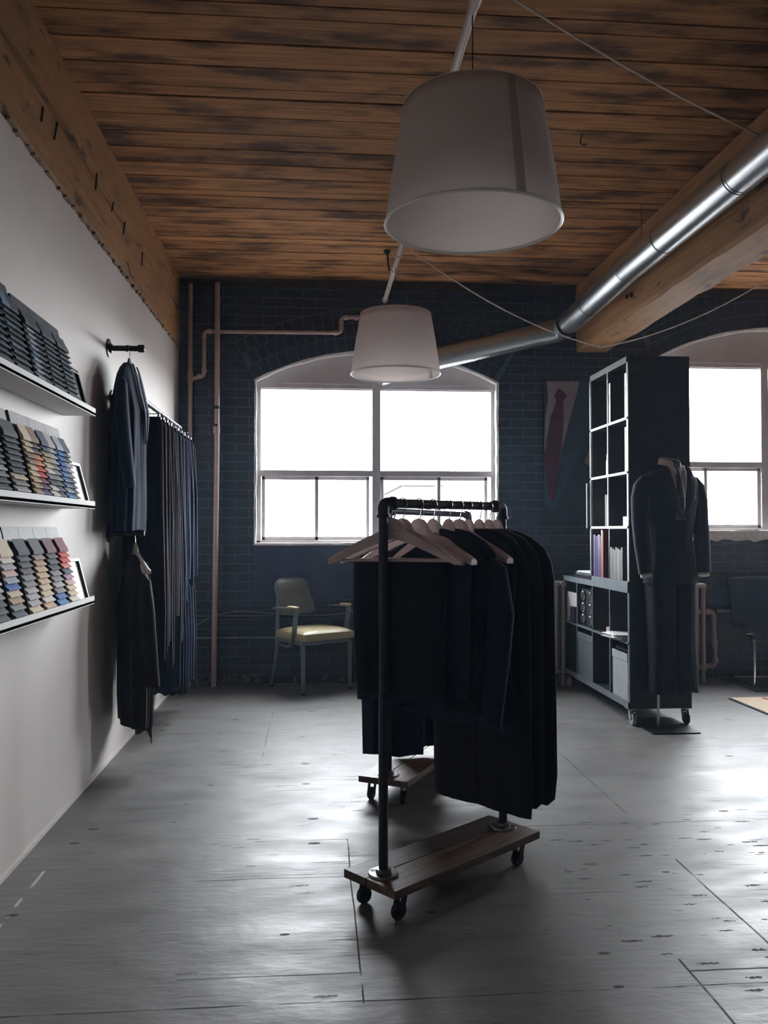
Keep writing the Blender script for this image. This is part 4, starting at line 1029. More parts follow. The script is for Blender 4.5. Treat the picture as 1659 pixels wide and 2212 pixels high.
# ------------------------------------------------------------------ tanker armchair
def armchair():
    yaw = R(33)   # faces right of the camera
    t = thing('armchair', 'sage grey steel armchair with mustard vinyl seat in front of the brick wall', 'chair', (0.0, 0.0, 0), yaw)
    fl = atZ(655, 1502, 0)     # front-left foot
    sw, sd = .225, .185
    o = Vector((fl.x, fl.y, 0)) - Matrix.Rotation(yaw, 3, 'Z') @ Vector((-sw, -sd, 0)); t.location = o
    # local: -y is the front, z up
    for s in (-1, 1):
        MB().tube([(s * sw, -sd, 0), (s * sw, -sd + .002, .20), (s * sw, -sd + .006, .395)], [.016, .021, .025], 4, sq=(1, 1)).build('leg', m_tanker, t, angle=25)
        # rear leg sweeps back, then rises to carry the back
        MB().tube([(s * (sw + .005), sd + .12, 0), (s * sw, sd + .06, .22), (s * sw, sd + .03, .36), (s * sw, sd + .03, .50), (s * .205, sd + .055, .82)], [.013, .018, .021, .019, .014], 4).build('leg', m_tanker, t, angle=25)
        for y in (-sd, sd + .12): MB().lathe([(.016, 0), (.017, .012), (.014, .016)], (s * sw, y, 0), 12).build('foot_glide', m_rubber, t)
        # arm: strap from the back, forward, then curving down and back under the seat
        pth = rpath([(s * (sw + .022), sd + .045, .655), (s * (sw + .030), -sd + .10, .672), (s * (sw + .030), -sd + .055, .668), (s * (sw + .024), -sd + .105, .44), (s * (sw + .01), -sd + .18, .355), (s * (sw - .01), sd, .365)], .05, 6)
        m = MB(); rings = []
        for i, p in enumerate(pth):
            d = (pth[min(i + 1, len(pth) - 1)] - pth[max(i - 1, 0)]).normalized(); x = Vector((1, 0, 0)); n_ = d.cross(x).normalized()
            rings.append([p + x * a * .020 + n_ * b * .007 for a, b in ((-1, -1), (1, -1), (1, 1), (-1, 1))])
        m.rings(rings); ar = m.build('arm', m_tanker, t, angle=45)
        MB().rbox((s * (sw + .030) - .024, -sd + .045, .670), (s * (sw + .030) + .024, -sd + .17, .690), .009).build('arm_pad', m_vinyl, ar)
    MB().rbox((-sw - .01, -sd - .005, .385), (sw + .01, sd + .045, .420), .008).build('seat_frame', m_tanker, t)
    # crowned cushion
    def cu(u, v):
        x = (u - .5) * 2; y = (v - .5) * 2; e = max(abs(x), abs(y)); r = (1 - abs(x) ** 4) * (1 - abs(y) ** 4)
        return (x * .235, y * .215 - .005, .475 + .035 * max(0, r) ** .5)
    c = MB(); c.grid(cu, 24, 24)
    n = 24
    def side(fn):
        c.grid(lambda u, v: (Vector(fn(u)) + Vector((0, 0, (.42 - fn(u)[2]) * v)) + Vector((fn(u)[0], fn(u)[1], 0)) * (.03 * math.sin(PI * v))), 24, 4)
    side(lambda u: cu(u, 0)); side(lambda u: cu(u, 1)); side(lambda u: cu(0, u)); side(lambda u: cu(1, u))
    c.build('seat_cushion', m_vinyl, t, angle=50)
    bm = MB()
    for e_f in (0,):
        pts = [cu(u / 24, 0) for u in range(25)] + [cu(1, u / 24) for u in range(25)] + [cu(1 - u / 24, 1) for u in range(25)] + [cu(0, 1 - u / 24) for u in range(25)]
        bm.tube([Vector(p) + Vector((0, 0, -.002)) for p in pts], .0045, 6)
    bm.build('seat_piping', m_vinyl, t)
    # back: slightly dished rounded rectangle with rim
    def rr_rect(w_, h, r, n=6):
        pts = []
        for cx_, cz_, a0 in ((w_ - r, h - r, 0), (-w_ + r, h - r, 90), (-w_ + r, -h + r * .6, 180), (w_ - r, -h + r * .6, 270)):
            rr_ = r if cz_ > 0 else r * .6
            pts += [(cx_ + rr_ * math.cos(R(a0 + 90 * i / n)), cz_ + rr_ * math.sin(R(a0 + 90 * i / n))) for i in range(n + 1)]
        return pts
    bp = rr_rect(.225, .142, .065)
    zc_ = .742
    def place(a, b, c_): yy = sd + .035 + (b + zc_ - .60) * .12 - .9 * (.22 ** 2 - a * a) * -.5; return (a, yy + c_ + 0, b + zc_)
    b = MB(); rings = []
    for sc_, c_ in ((.0, -.030), (.5, -.030), (.85, -.026), (.96, -.016), (1, 0), (.97, .010), (.5, .014), (0, .014)):
        rings.append([place(x * max(sc_, .001), z * max(sc_, .001), c_) for x, z in bp])
    b.rings(rings); b.build('backrest', m_tankback, t, angle=40)
    rim = [Vector(place(x * 1.005, z * 1.005, 0)) for x, z in bp]; MB().tube(rim + [rim[0]], .009, 8, cap=False).build('back_rim', m_tanker, t)
    MB().tube([(-sw, sd + .06, .26), (sw, sd + .06, .26)], .005, 8).build('stretcher', m_tanker, t)
    return t
armchair()

# ------------------------------------------------------------------ bookshelf tower on casters
SX0, SY0 = atZ(1355, 1568, 0).x, 5.57
SY0 = atZ(1355, 1568, 0).y - .01
sx0 = atY(1359, 1300, SY0).x; sx1 = atY(1493, 1300, SY0).x
zc = [atY(1425, p, SY0).z for p in (1530, 1392, 1268, 1138, 1020, 901, 771)]
zt1 = atY(1425, 1272, SY0).z
p_ = .358
z0b = atY(1425, 1531, SY0).z
bs = thing('shelving_unit', 'tall black open shelving tower on casters with binders and boxes', 'shelf', (sx0, SY0, 0))
yl1 = SY0 + 1.50; yu1 = SY0 + .79
zlt = atY(1360, 1276, SY0).z; ztop = atY(1425, 769, SY0).z; zlo = atY(1360, 1257, SY0).z
th = .042
def bpan(name, lo, hi, mat=m_shelfblk): return MB().rbox(lo, hi, .0015).build(name, mat, bs, world=True)
ZA = zlt + .024                       # join between lower and upper unit
bpan('bottom_panel', (sx0 + .004, SY0, z0b), (sx1, yl1, z0b + th)); bpan('top_panel', (sx0 + .004, SY0, ZA - th), (sx1, yl1, ZA))
bpan('end_panel', (sx0 + .004, SY0, z0b), (sx1, SY0 + th * .8, ZA)); bpan('end_panel', (sx0 + .004, yl1 - th * .8, z0b), (sx1, yl1, ZA))
zmid = atY(1360, 1391, SY0).z
bpan('shelf_board', (sx0 + .006, SY0, zmid - .008), (sx1, yl1, zmid + .008))
divs = [SY0 + .375, SY0 + .75, SY0 + 1.125]
for d in divs: bpan('divider', (sx0 + .006, d - .008, z0b + th), (sx1, d + .008, ZA - th))
bpan('end_panel', (sx0 + .004, SY0, ZA), (sx1, SY0 + th * .8, ztop)); bpan('end_panel', (sx0 + .004, yu1 - th * .8, ZA), (sx1, yu1, ztop))
bpan('top_panel', (sx0 + .004, SY0, ztop - th), (sx1, yu1, ztop)); bpan('bottom_panel', (sx0 + .004, SY0, ZA), (sx1, yu1, ZA + .034))
zs_ = [atY(1360, p, SY0).z for p in (1139, 1020, 902)]
for z in zs_: bpan('shelf_board', (sx0 + .006, SY0, z - .008), (sx1, yu1, z + .008))
dm = (SY0 + yu1) / 2
bpan('divider', (sx0 + .006, dm - .008, ZA), (sx1, dm + .008, ztop - th))
# front edge strips, window reflection painted in as pale and dim greys
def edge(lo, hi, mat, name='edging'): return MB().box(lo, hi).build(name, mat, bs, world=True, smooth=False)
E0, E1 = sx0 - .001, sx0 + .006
edge((E0, SY0, ZA), (E1, SY0 + th * .62, ztop), m_edgesheen); edge((E0, yu1 - th * .6, ZA), (E1, yu1, ztop), m_shelfedge2)
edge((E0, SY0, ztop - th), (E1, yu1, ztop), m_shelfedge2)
for z in zs_: edge((E0, SY0, z - .009), (E1, yu1, z + .009), m_edgesheen)
edge((E0, dm - .008, zs_[0]), (E1, dm + .008, ztop - th), m_edgesheen)
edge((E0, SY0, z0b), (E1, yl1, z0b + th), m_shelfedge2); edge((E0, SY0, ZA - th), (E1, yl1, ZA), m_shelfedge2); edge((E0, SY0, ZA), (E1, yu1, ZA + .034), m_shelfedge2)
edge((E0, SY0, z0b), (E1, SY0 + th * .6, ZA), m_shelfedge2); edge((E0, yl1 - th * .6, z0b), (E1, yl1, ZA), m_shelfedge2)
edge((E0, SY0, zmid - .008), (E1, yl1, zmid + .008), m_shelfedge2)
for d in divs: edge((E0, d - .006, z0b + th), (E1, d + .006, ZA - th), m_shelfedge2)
for (x, y) in ((sx0 + .03, SY0 + .045), (sx1 - .03, SY0 + .045), (sx0 + .03, yl1 - .06), (sx1 - .03, yl1 - .06)):
    k = MB(); k.rbox((x - .035, y - .035, z0b - .006), (x + .035, y + .035, z0b), .001); k.lathe([(.02, -.02), (.024, -.008), (.02, 0)], (x, y, z0b - .006), 14)
    k.beam((x - .018, y, z0b - .02), (x - .018, y - .02, .042), .004, .034, (0, 1, 0)); k.beam((x + .018, y, z0b - .02), (x + .018, y - .02, .042), .004, .034, (0, 1, 0))
    ko = k.build('caster', m_steel, bs, world=True)
    wh = MB().lathe([(.012, -.013), (.036, -.013), (.041, -.008), (.041, .008), (.036, .013), (.012, .013)], (x, y - .02, .041), 24, 'x').build('wheel', m_greyrub if x < sx0 + .1 else m_rubber, ko, world=True)

# contents
def book(name, label, cat, y0, y1, z, h, d, mat, x0=None, group=None, tilt=0., pages=False):
    x0 = sx0 + .015 if x0 is None else x0
    t = thing(name, label, cat, (x0 + d / 2, (y0 + y1) / 2, z), (R(tilt), 0, 0), group)
    w_ = (y1 - y0) / 2; b = MB(); c = .0018
    b.box((-d / 2, -w_, 0), (-d / 2 + c, w_, h)); b.box((-d / 2, -w_, 0), (d / 2, -w_ + c, h)); b.box((-d / 2, w_ - c, 0), (d / 2, w_, h)); b.build('cover', mat, t, smooth=False)
    if w_ > .006: MB().box((-d / 2 + c, -w_ + c + .0005, .003), (d / 2 - .004, w_ - c - .0005, h - .003)).build('pages', m_white, t, smooth=False)
    return t
ys0 = SY0 + .034
f1, f2, f3, f4 = ZA + .034, zs_[0] + .008, zs_[1] + .008, zs_[2] + .008
m_binder = M('white_binder', (.74, .70, .66), rough=.5, var=.03)
def ypx(px, x=sx0 + .01): return atX(px, 1100, x).y
m_mark = M('dark_spine_print', (.05, .05, .06))
def binder(label, y0, y1, z, h):
    t = book('binder', label, 'binder', y0, y1, z, h, .27, m_boardk, sx0 + .006, 'white binders in the tower')
    MB().box((-.1362, -(y1 - y0) / 2, 0), (-.1350, (y1 - y0) / 2, h)).build('white_spine', m_binder, t, smooth=False)
    MB().box((-.1368, -.004, h * .45), (-.1361, .004, h * .72)).build('spine_print', m_mark, t, smooth=False)
binder('white binder by the divider in the top row of the tower', dm - .045, dm - .010, f4, .285)
binder('white binder against the end panel in the top row of the tower', SY0 + .036, SY0 + .075, f4, .30)
binder('white binder against the end panel in the second row of the tower', SY0 + .036, SY0 + .075, f3, .30)
# spray bottle
bt = thing('bottle', 'slim bottle with grey cap on the second row of the tower', 'bottle', (sx0 + .045, dm + .10, f3))
MB().lathe([(0, 0), (.02, 0), (.021, .004), (.021, .105), (.016, .118)], (0, 0, 0), 20).build('bottle_body', m_binder, bt)
MB().lathe([(.0165, .112), (.0175, .115), (.0175, .150), (.014, .155), (0, .156)], (0, 0, 0), 20).build('cap', m_steel, bt)
# magazines row 3
mg_m = [M('magazine_cream', (.15, .135, .12)), M('magazine_grey', (.06, .06, .06)), M('magazine_slate', (.045, .055, .06)), M('magazine_pale', (.19, .175, .165))]
for i in range(5):
    y = dm - .02 + .022 + i * .017 - .02
    book('magazine', ['cream spined magazine nearest the divider in the third row', 'grey spined magazine second in the third row', 'pale spined magazine third in the third row', 'slate spined magazine fourth in the third row', 'cream spined magazine at the window end of the third row'][i], 'magazine', dm + .012 + i * .017, dm + .027 + i * .017, f2, .225 + .006 * (i % 2), .21, mg_m[(0, 1, 3, 2, 0)[i]], sx0 + .012, 'magazines in the third row')
tag(MB().rbox((sx0 + .012, SY0 + .045, f2), (sx0 + .09, SY0 + .135, f2 + .065), .002).build('box', m_binder), 'small white box by the end panel in the third row of the tower', 'box', None)
# row 4 : albums and magazines
m_purp = M('purple_album', (.022, .006, .075), rough=.6, spec=.2, var=.15, scale=80); m_purp2 = M('violet_album', (.026, .007, .085), rough=.4); m_red = M('coral_book', (.26, .038, .026), rough=.5); m_dred = M('dark_red_book', (.16, .03, .03))
yy = yu1 - .040
def bk(label, w_, mat, h, name='album', cat='album', lace=False):
    global yy
    t = book(name, label, cat, yy - w_, yy, f1, h, .24, mat, sx0 + .010, 'books in the lowest row of the upper tower')
    if lace:
        m = MB(); rr = random.Random(3)
        for i in range(26): m.box((-.1215, -.004 + rr.uniform(-.001, .001), .012 + i * (h - .02) / 26), (-.1198, .004, .012 + (i + .5) * (h - .02) / 26))
        m.build('white_lacing', M('white_stitch', (.24, .18, .30)), t, smooth=False)
    yy -= w_ + .003
bk('purple album with white lacing at the window end of the books', .055, m_purp, .31, lace=True)
bk('dark violet album between the two laced purple albums', .040, m_purp, .30)
bk('second purple album with white lacing', .050, m_purp2, .31, lace=True)
bk('black book between purple album and coral book', .018, m_boardk, .30, 'book', 'book')
bk('coral red book standing in the lowest tower row', .032, m_red, .345, 'book', 'book')
bk('thin dark red book beside the coral book', .012, m_dred, .335, 'book', 'book')
yy = min(yy, dm - .012)
for i in range(9):
    bk(['cream magazine beside the dark red book', 'grey magazine second in the pile by the coral book', 'slate magazine third from the coral book', 'pale magazine fourth from the coral book', 'grey magazine fifth from the coral book', 'cream magazine sixth from the coral book', 'pale magazine seventh from the coral book', 'slate magazine eighth from the coral book', 'grey magazine closest to the end panel of the tower'][i], .020 + .004 * (i % 3), mg_m[(0, 1, 2, 3, 1, 0, 3, 2, 1)[i]], .225 - .006 * (i % 4), 'magazine', 'magazine')
# framed panel sticking out past the far side
tag(MB().rbox((sx0 - .02, yu1 + .008, zs_[0] - .005), (sx0 + .30, yu1 + .030, zs_[1] - .03), .002).build('leaning_panel', M('slate_panel', (.10, .12, .13), rough=.5)), 'slate panel on the far side of the tower standing out past its edge', 'panel')
# things on the low wing top
for i, (a, b, c, hh, lb) in enumerate(((.05, .30, .0, .022, 'flat dark tray on top of the low wing beside the wall'), (.10, .28, .022, .020, 'grey folder lying on the flat dark tray'), (.02, .20, .042, .012, 'small pale pad on top of the grey folder'))):
    tag(MB().rbox((sx0 + .02 + a * .2, yu1 + a + .03, ZA + c), (sx1 - .08, yu1 + b + .2, ZA + c + hh), .003).build(('tray', 'folder', 'notepad')[i], (m_black, m_shelfedge2, m_board)[i]), lb, ('tray', 'folder', 'notepad')[i])
zfl = zmid + .008; zb_ = z0b + th
# stereo-like glass rack (chrome rounds), white panel, papers
tag(MB().rbox((sx0 + .02, divs[2] + .02, zfl), (sx0 + .04, yl1 - .05, zfl + .235), .001).build('panel', m_board), 'grey white card panel in the far cell of the low wing', 'panel')
ck = thing('desk_lamp_clip', 'small dark clip lamp with bright chrome head in the far cell of the low wing', 'lamp', (sx0 + .012, divs[2] + .09, zfl))
MB().rbox((-.025, -.06, 0), (.0, .055, .13), .006).build('clip_body', m_black, ck)
MB().lathe([(0, -.03), (.010, -.028), (.012, .0), (.008, .02), (0, .022)], (-.032, .03, .085), 14, 'z').build('chrome_head', m_chrome, ck)
gx = thing('glass_rack', 'dark rack of chrome rimmed round jars in the low wing', 'rack', (sx0 + .02, (divs[1] + divs[2]) / 2, zfl))
MB().rbox((.01, -.165, 0), (.09, .165, .285), .003).build('rack_case', m_black, gx)
jar = []
for r_, z in enumerate((.055, .145, .235)):
    for c_ in (-.085, .085):
        j = MB().lathe([(0, -.012), (.034, -.012), (.040, -.004), (.040, .004), (.034, .006), (.030, .002), (0, .002)], (0, c_, z), 22, 'x').build('chrome_jar_lid', m_steel, gx)
pp = MB(); rr = random.Random(4)
def papers(label, n_, z, w0, seed, x_off=0.):
    rr = random.Random(seed); t = thing('paper_stack', label, 'papers', (sx0 + .12, SY0 + .21, z))
    for i in range(n_):
        a = Matrix.Translation((rr.uniform(-.01, .02) + x_off, rr.uniform(-.02, .03), .004 * i)) @ Matrix.Rotation(rr.uniform(-.25, .25), 4, 'Z')
        MB().box((-.13, -.11, 0), (.13, .15, .0036), a).build('sheet', (m_white, m_print, m_board)[i % 3], t, smooth=False)
papers('stack of white papers fanned out in the near cell of the low wing', 9, zfl, .26, 5, -.03)
tag(MB().rbox((sx0 + .03, divs[0] + .03, zfl), (sx0 + .2, divs[0] + .16, zfl + .045), .004).build('box', M('pinkish_box', (.36, .25, .24))), 'small pinkish box behind the fanned papers in the low wing', 'box')
def bin_(label, y0, y1, mat, h=.285):
    t = thing('storage_box', label, 'storage box', (sx0, (y0 + y1) / 2, zb_))
    MB().rbox((.004, -(y1 - y0) / 2, 0), (.34, (y1 - y0) / 2, h), .004).build('box_body', mat, t)
    MB().rbox((.000, -(y1 - y0) / 2 - .003, h - .055), (.345, (y1 - y0) / 2 + .003, h), .004).build('box_lid', mat, t)
    return t
bin_('pale grey cardboard storage box in the near bottom cell', SY0 + .045, divs[0] - .045, M('pale_grey_card_box', (.24, .26, .27), rough=.6, var=.1), .315)
bin_('slate fabric storage box in the third bottom cell', divs[1] + .012, divs[2] - .012, M('slate_fabric_box', (.055, .070, .078), rough=.8, var=.1), .34)
tag(MB().rbox((sx0 + .02, SY0 + .06, zb_ + .318), (sx0 + .28, divs[0] - .06, zb_ + .338), .002).build('black_folder', m_black), 'black folder lying on the pale grey storage box', 'folder')

# ------------------------------------------------------------------ mannequin in a suit
mc = Vector((2.325, 5.385, 0))
mn = thing('mannequin', 'headless mannequin in a dark navy suit, white shirt and patterned tie before the tower', 'mannequin', tuple(mc), R(14))
c_suit = fabric('mannequin_navy_suit', (.0125, .0165, .031), sheen=.06)
bpl = MB().rbox((-.195, -.17, 0), (.125, .27, .008), .002, Matrix.Rotation(-R(14), 4, 'Z')); bpl.build('base_plate', m_black, mn)
MB().tube([(-.075, .03, .006), (-.075, .03, .95)], .009, 12).build('pole', m_steel, mn)
cloth([(1.715, .058, .050), (1.70, .085, .062), (1.685, .125, .072), (1.665, .168, .082), (1.635, .198, .090), (1.59, .208, .100), (1.50, .196, .110), (1.40, .178, .108), (1.28, .155, .098), (1.20, .148, .094), (1.10, .162, .104), (.99, .182, .114), (.945, .188, .114)], fold=.003, k=2.5, seed=5, p=2.4, n=64, sub=4, rad=.012).build('jacket_body', c_suit, mn)
for s in (-1, 1):
    MB().tube([(s * .150, .0, 1.640), (s * .186, -.001, 1.618), (s * .214, -.002, 1.575), (s * .228, -.004, 1.50), (s * .236, -.010, 1.36), (s * .236, -.030, 1.20), (s * .226, -.055, 1.015)], [.020, .040, .052, .055, .050, .046, .041], 24, sq=(.92, 1.15)).build('sleeve', c_suit, mn)
    MB().tube([(s * .228, -.048, 1.035), (s * .224, -.060, .995)], [.036, .035], 20, sq=(.85, 1.1)).build('shirt_cuff', c_shirtw, mn)
def yfront(z):
    for (z1, y1), (z0, y0) in zip([(1.715, .050), (1.70, .062), (1.685, .072), (1.665, .082), (1.635, .090), (1.59, .100), (1.50, .110), (1.40, .108), (1.28, .098)], [(1.70, .062), (1.685, .072), (1.665, .082), (1.635, .090), (1.59, .100), (1.50, .110), (1.40, .108), (1.28, .098), (1.20, .094)]):
        if z >= z0: return -(y0 + (y1 - y0) * (z - z0) / (z1 - z0))
    return -.094
def vopen(v): return .072 * (1 - v) ** .85 + .001
# notched lapels rolled over the chest
for s in (-1, 1):
    def fn(u, v, s=s):
        z = 1.715 - v * .355; inner = vopen(v); wd = .070 * min(1, .45 + 1.6 * v) * (1 - max(0, (v - .55) / .45)) ** .8
        if .20 < v < .27: wd *= .72
        x = s * (inner + wd * u); back = .55 * max(0, abs(x) - .05) ** 1.4
        return (x, yfront(z) - .024 + back - .003 * math.sin(PI * u), z)
    MB().grid(fn, 8, 34).build('lapel', c_suit, mn, solid=.004)
MB().grid(lambda u, v: ((u - .5) * 2 * (vopen(v) + .006), yfront(1.722 - v * .36) - .004, 1.722 - v * .36), 8, 20).build('shirt_front', c_shirt, mn, solid=.003)
MB().lathe([(.058, 1.67), (.056, 1.71), (.052, 1.752), (.0, 1.756)], (0, .0, 0), 32, cap=False).build('neck_form', fabric('mannequin_neck_cloth', (.016, .022, .030)), mn)
for s in (-1, 1):
    def fn(u, v, s=s):
        a = R(-90 + s * (6 + 172 * u)); r_ = .060 + .010 * v + .006 * (1 - u); top = 1.738 + .046 * u ** .7
        dz = (.040 + .045 * max(0, 1 - u * 3.5)) * v
        return (r_ * math.cos(a), r_ * math.sin(a) - .022 * v * max(0, 1 - u * 2), top - dz)
    MB().grid(fn, 20, 5).build('shirt_collar', c_shirtw, mn, solid=.0025)
def tie_mat():
    m, t, b = new_mat('floral_tie'); g = NT(t); co = g.n('ShaderNodeTexCoord').outputs['Object']
    v = g.n('ShaderNodeTexVoronoi'); v.inputs['Scale'].default_value = 62; t.links.new(co, v.inputs['Vector'])
    t.links.new(g.mix(g.math('LESS_THAN', v.outputs['Distance'], .33), (.028, .038, .055), (.16, .18, .23)), b.inputs['Base Color']); b.inputs['Roughness'].default_value = .6
    return m
m_tie = tie_mat()
MB().grid(lambda u, v: ((u - .5) * 2 * (.015 + .021 * min(1, v * 1.5)) * (1 if v < .8 else 1), yfront(1.705 - v * .36) - .007 - .006 * (1 - (2 * u - 1) ** 2), 1.705 - v * .345), 6, 16).build('tie', m_tie, mn, solid=.003)
MB().tube([(0, -.082, 1.738), (0, -.090, 1.70)], [.023, .013], 12).build('tie_knot', m_tie, mn)
MB().grid(lambda u, v: (.092 + .050 * u, -.106 + .022 * u * u + .002, 1.505 + .020 * v + .004 * math.sin(6 * u)), 6, 3).build('pocket_square', M('grey_pocket_square', (.09, .095, .11), rough=.8, var=.5, scale=60), mn, solid=.003)
for z in (1.29, 1.19): MB().lathe([(0, -.004), (.009, -.003), (.010, .001), (0, .002)], (.0, yfront(z) - .004, z), 14, 'y').build('button', m_black, mn)
# trousers hanging from the waist
for s in (-1, 1):
    cloth([(1.0, .090, .095, s * .082), (.80, .090, .090, s * .080 + .004), (.55, .086, .078, s * .080 + .012), (.30, .090, .072, s * .086 + .022), (.235, .092, .070, s * .088 + .026)], fold=.006, k=2.5, seed=60 + s, n=36).build('trouser_leg', c_suit, mn)

# ------------------------------------------------------------------ suit poster on the brick wall
yq = YB - .022
def Q(px, py): v = atY(px, py, yq); return (v.x, v.z)
pc = MB(); fpl = lambda a, b, c: (a, c, b)
pc.cur = 0
x0, z1 = Q(1176, 824); x1, z0 = Q(1345, 1136); pc.prism([(x0, z0), (x1, z0), (x1, z1), (x0, z1)], (yq, YB - .001), fpl)
def pl(idx, pts, k): pc.cur = idx; pc.prism([Q(a, b) for a, b in pts], (yq - .0004 * k, yq), fpl)
pl(1, [(1180, 824), (1252, 824), (1243, 862), (1232, 900), (1222, 945), (1214, 968), (1200, 1060), (1178, 1000), (1176, 960), (1178, 900), (1184, 860)], 1)
pl(3, [(1252, 824), (1345, 824), (1345, 1136), (1176, 1136), (1176, 1070), (1192, 1092), (1200, 1085), (1214, 970), (1232, 905), (1243, 862)], 2)
pl(4, [(1252, 824), (1282, 824), (1276, 900), (1262, 960), (1235, 1020), (1195, 1110), (1190, 1098), (1200, 1080), (1216, 968), (1232, 905), (1243, 862)], 3)
pl(4, [(1176, 985), (1182, 1010), (1195, 1095), (1190, 1110), (1176, 1080)], 3)
pl(2, [(1200, 842), (1207, 839), (1222, 848), (1225, 856), (1216, 868), (1218, 900), (1214, 960), (1206, 1020), (1196, 1086), (1184, 1070), (1175, 1000), (1180, 950), (1190, 900), (1202, 866), (1197, 855)], 4)
pl(1, [(1186, 826), (1206, 838), (1196, 856), (1183, 846)], 5); pl(1, [(1250, 826), (1209, 838), (1228, 858), (1243, 848)], 5)
pl(5, [(1262, 1000), (1266, 985), (1278, 970), (1300, 985), (1302, 1012), (1280, 1010)], 4)
pm = [M('poster_ground', (.014, .022, .036), rough=.7), M('poster_shirt', (.26, .22, .25), rough=.7, var=.2), M('poster_tie', (.080, .012, .038), rough=.7, var=.3), M('poster_suit', (.014, .032, .052), rough=.7, var=.3),
      M('poster_lapel', (.022, .052, .080), rough=.7, var=.3), M('poster_square', (.22, .13, .085), rough=.7, var=.3)]
tag(pc.build('suit_poster', pm, smooth=False), 'large canvas print of a suit with white shirt and wine red tie', 'poster')

# ------------------------------------------------------------------ radiators
def radiator(label, x0, n_, y, z0, z1, name='radiator'):
    t = thing(name, label, 'radiator', (x0, y, 0))
    for i in range(n_):
        x = x0 + i * .062; s = MB()
        for dy in (-.065, .065): s.tube([(x, y + dy, z0), (x, y + dy, z0 + .04), (x, y + dy, z1 - .06), (x, y + dy * .9, z1 - .02)], [.012, .0175, .0175, .014], 12, sq=(1.25, 1))
        s.rbox((x - .027, y - .088, z1 - .045), (x + .027, y + .088, z1), .018); s.rbox((x - .027, y - .088, z0), (x + .027, y + .088, z0 + .04), .015)
        s.build('radiator_section', m_rad, t, world=True)
    for i in (0, n_ - 1):
        for dy in (-.06, .06): MB().tube([(x0 + i * .062, y + dy, 0), (x0 + i * .062, y + dy, z0 + .01)], [.02, .014], 10).build('foot', m_rad, t, world=True)
    return t
rp_ = atY(1213, 1255, 6.98); rb_ = atY(1213, 1452, 6.98)
radiator('cream column radiator under the arched window, half hidden by the racks', rp_.x - .062 * 9, 10, 7.0, max(.06, rb_.z), rp_.z)
rq = atY(1517, 1260, 6.98)
radiator('cream column radiator behind the mannequin under the second window', rq.x - .062 * 9, 10, 7.03, .10, rq.z, 'radiator')
k0 = P(1500, 1321, YB - .06); k1 = P(1541, 1321, YB - .06); k2 = P(1546, 1438, YB - .06); k3 = P(1525, 1440, YB - .06)
pipe_run('radiator_pipe', 'pink beige pipe bending down beside the second radiator', [k0, k1, k2, (k3[0] - .05, k3[1], k2[2])], .020, m_pipe, [((k1[0] - .05, k1[1], k1[2]), 'x', .02), ((k1[0], k1[1], k1[2] - .06), 'z', .02), ((k2[0], k2[1], k2[2] + .05), 'z', .02), ((k2[0] * .5 + k1[0] * .5, k2[1], P(1545, 1388, YB - .06)[2]), 'z', .03)], rr_=.045)
k4 = P(1548, 1320, YB - .03); tag(MB().tube([k4, P(1585, 1320, YB - .03)], .018, 12).build('pipe_stub', m_pipe), 'short pink beige pipe stub on the bricks right of the bending pipe', 'pipe')

# ------------------------------------------------------------------ shell chair and rugs at the right
sh = thing('shell_chair', 'dark smoked shell chair on chrome frame at the right edge', 'chair', (3.80, 6.82, 0), R(-8))
m_smoke = M('smoked_plastic', (.016, .022, .027), rough=.16, var=.2, scale=3)
def shell(u, v):
    x = (u - .5) * 2; w_ = .25
    if v < .5: q = v / .5; y = -.22 + .42 * q; z = .43 - .015 * math.sin(PI * q)
    else: q = (v - .5) / .5; y = .20 + .11 * q; z = .43 + .46 * q ** .95
    wrap = abs(x) ** 2.2
    return (x * w_ * (1 - .08 * abs(v - .5)), y - .06 * wrap * (v > .45), z + .05 * wrap * (v < .6))
MB().grid(shell, 22, 30).build('seat_shell', m_smoke, sh, solid=.008)
fr_ = MB()
fr_.tube(rpath([(-.21, .30, .012), (-.21, -.24, .012), (-.20, -.22, .405), (-.16, .16, .405), (.16, .16, .405), (.20, -.22, .405), (.21, -.24, .012), (.21, .30, .012), (-.21, .30, .012)], .04), .0105, 10)
fr_.build('chrome_frame', m_chrome, sh)
MB().tube([(0, .0, .40), (0, .0, .02)], .012, 10).build('center_post', m_chrome, sh)
r0 = atZ(1577, 1510, 0)
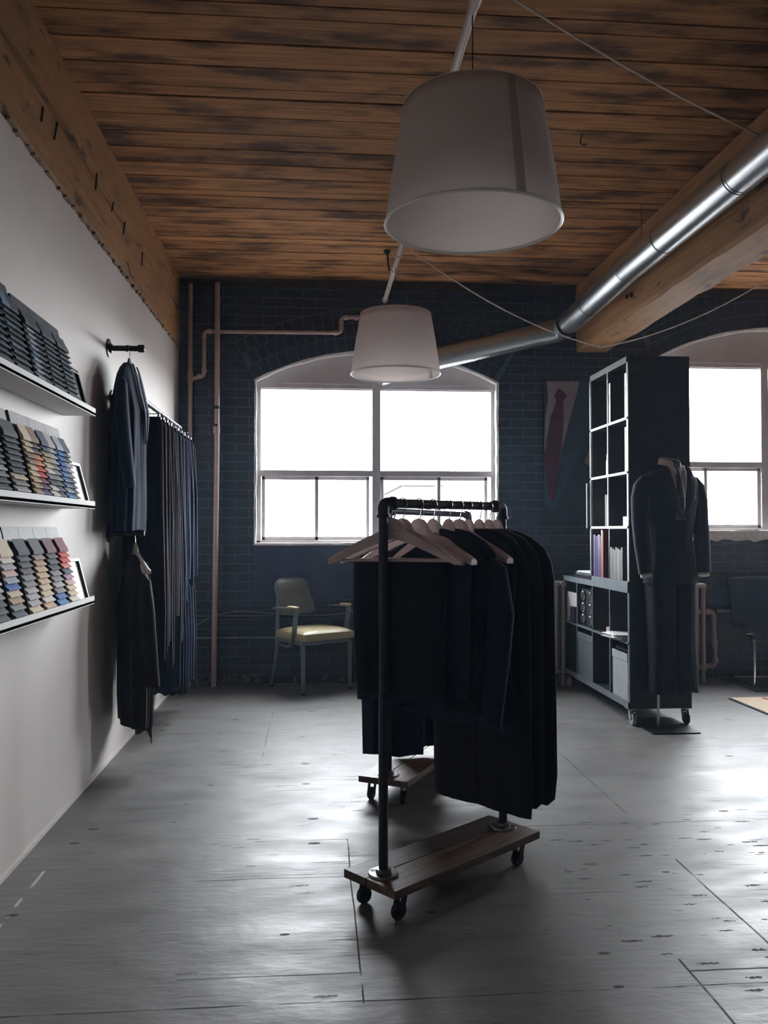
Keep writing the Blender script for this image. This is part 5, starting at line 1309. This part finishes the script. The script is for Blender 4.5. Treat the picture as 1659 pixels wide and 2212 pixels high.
rg = thing('rug', 'beige rug corner with a dark red curved motif at the right edge', 'rug', (r0.x + .9, r0.y - .8, 0))
MB().rbox((r0.x, r0.y - 1.9, 0), (r0.x + 1.9, r0.y, .012), .003).build('pile', M('beige_rug_pile', (.50, .40, .29), rough=.95, var=.08, scale=40, bump=.5, bscale=200), rg, world=True)
mo = MB(); c0 = Vector((r0.x + .50, r0.y - .05, .0125))
for rad, a0, a1 in ((.27, 175, 285), (.17, 160, 280)):
    pa = arc(c0.x, c0.y, rad, a0, a1, 20); mo.prism([(c0.x + rad * math.cos(R(a0 + (a1 - a0) * i / 20)), c0.y + rad * math.sin(R(a0 + (a1 - a0) * i / 20))) for i in range(21)] + [(c0.x + (rad - .035) * math.cos(R(a1 - (a1 - a0) * i / 20)), c0.y + (rad - .035) * math.sin(R(a1 - (a1 - a0) * i / 20))) for i in range(21)], (.0118, .0135))
mo.build('red_motif', M('dark_red_wool', (.22, .035, .02), rough=.9), rg, world=True, smooth=False)
MB().box((r0.x - .012, r0.y - 1.9, 0), (r0.x, r0.y, .008)).build('rug_binding', m_black, rg, world=True, smooth=False)
r1 = atZ(1578, 1474, 0)
tag(MB().rbox((r1.x, 6.52, 0), (r1.x + 1.6, YB - .1, .010), .002).build('floor_mat', M('charcoal_mat', (.035, .043, .05), rough=.7, var=.2)), 'charcoal floor mat under the smoked shell chair', 'mat')

# ------------------------------------------------------------------ thin haze volume, added to imitate lens glare
hz = bpy.data.materials.new('room_haze'); hz.use_nodes = True; ht_ = hz.node_tree; ht_.nodes.clear()
ho = ht_.nodes.new('ShaderNodeOutputMaterial'); hv = ht_.nodes.new('ShaderNodeVolumeScatter')
hv.inputs['Color'].default_value = (.55, .75, 1.0, 1); hv.inputs['Density'].default_value = .0023; hv.inputs['Anisotropy'].default_value = .35
ht_.links.new(hv.outputs[0], ho.inputs['Volume'])
tag(MB().box((XL - .35, YF - .35, -.25), (XR + .35, YB + .45, ZC + .25)).build('haze', hz, smooth=False), 'thin bluish dusty haze filling the room around the bright windows', 'haze', kind='stuff')
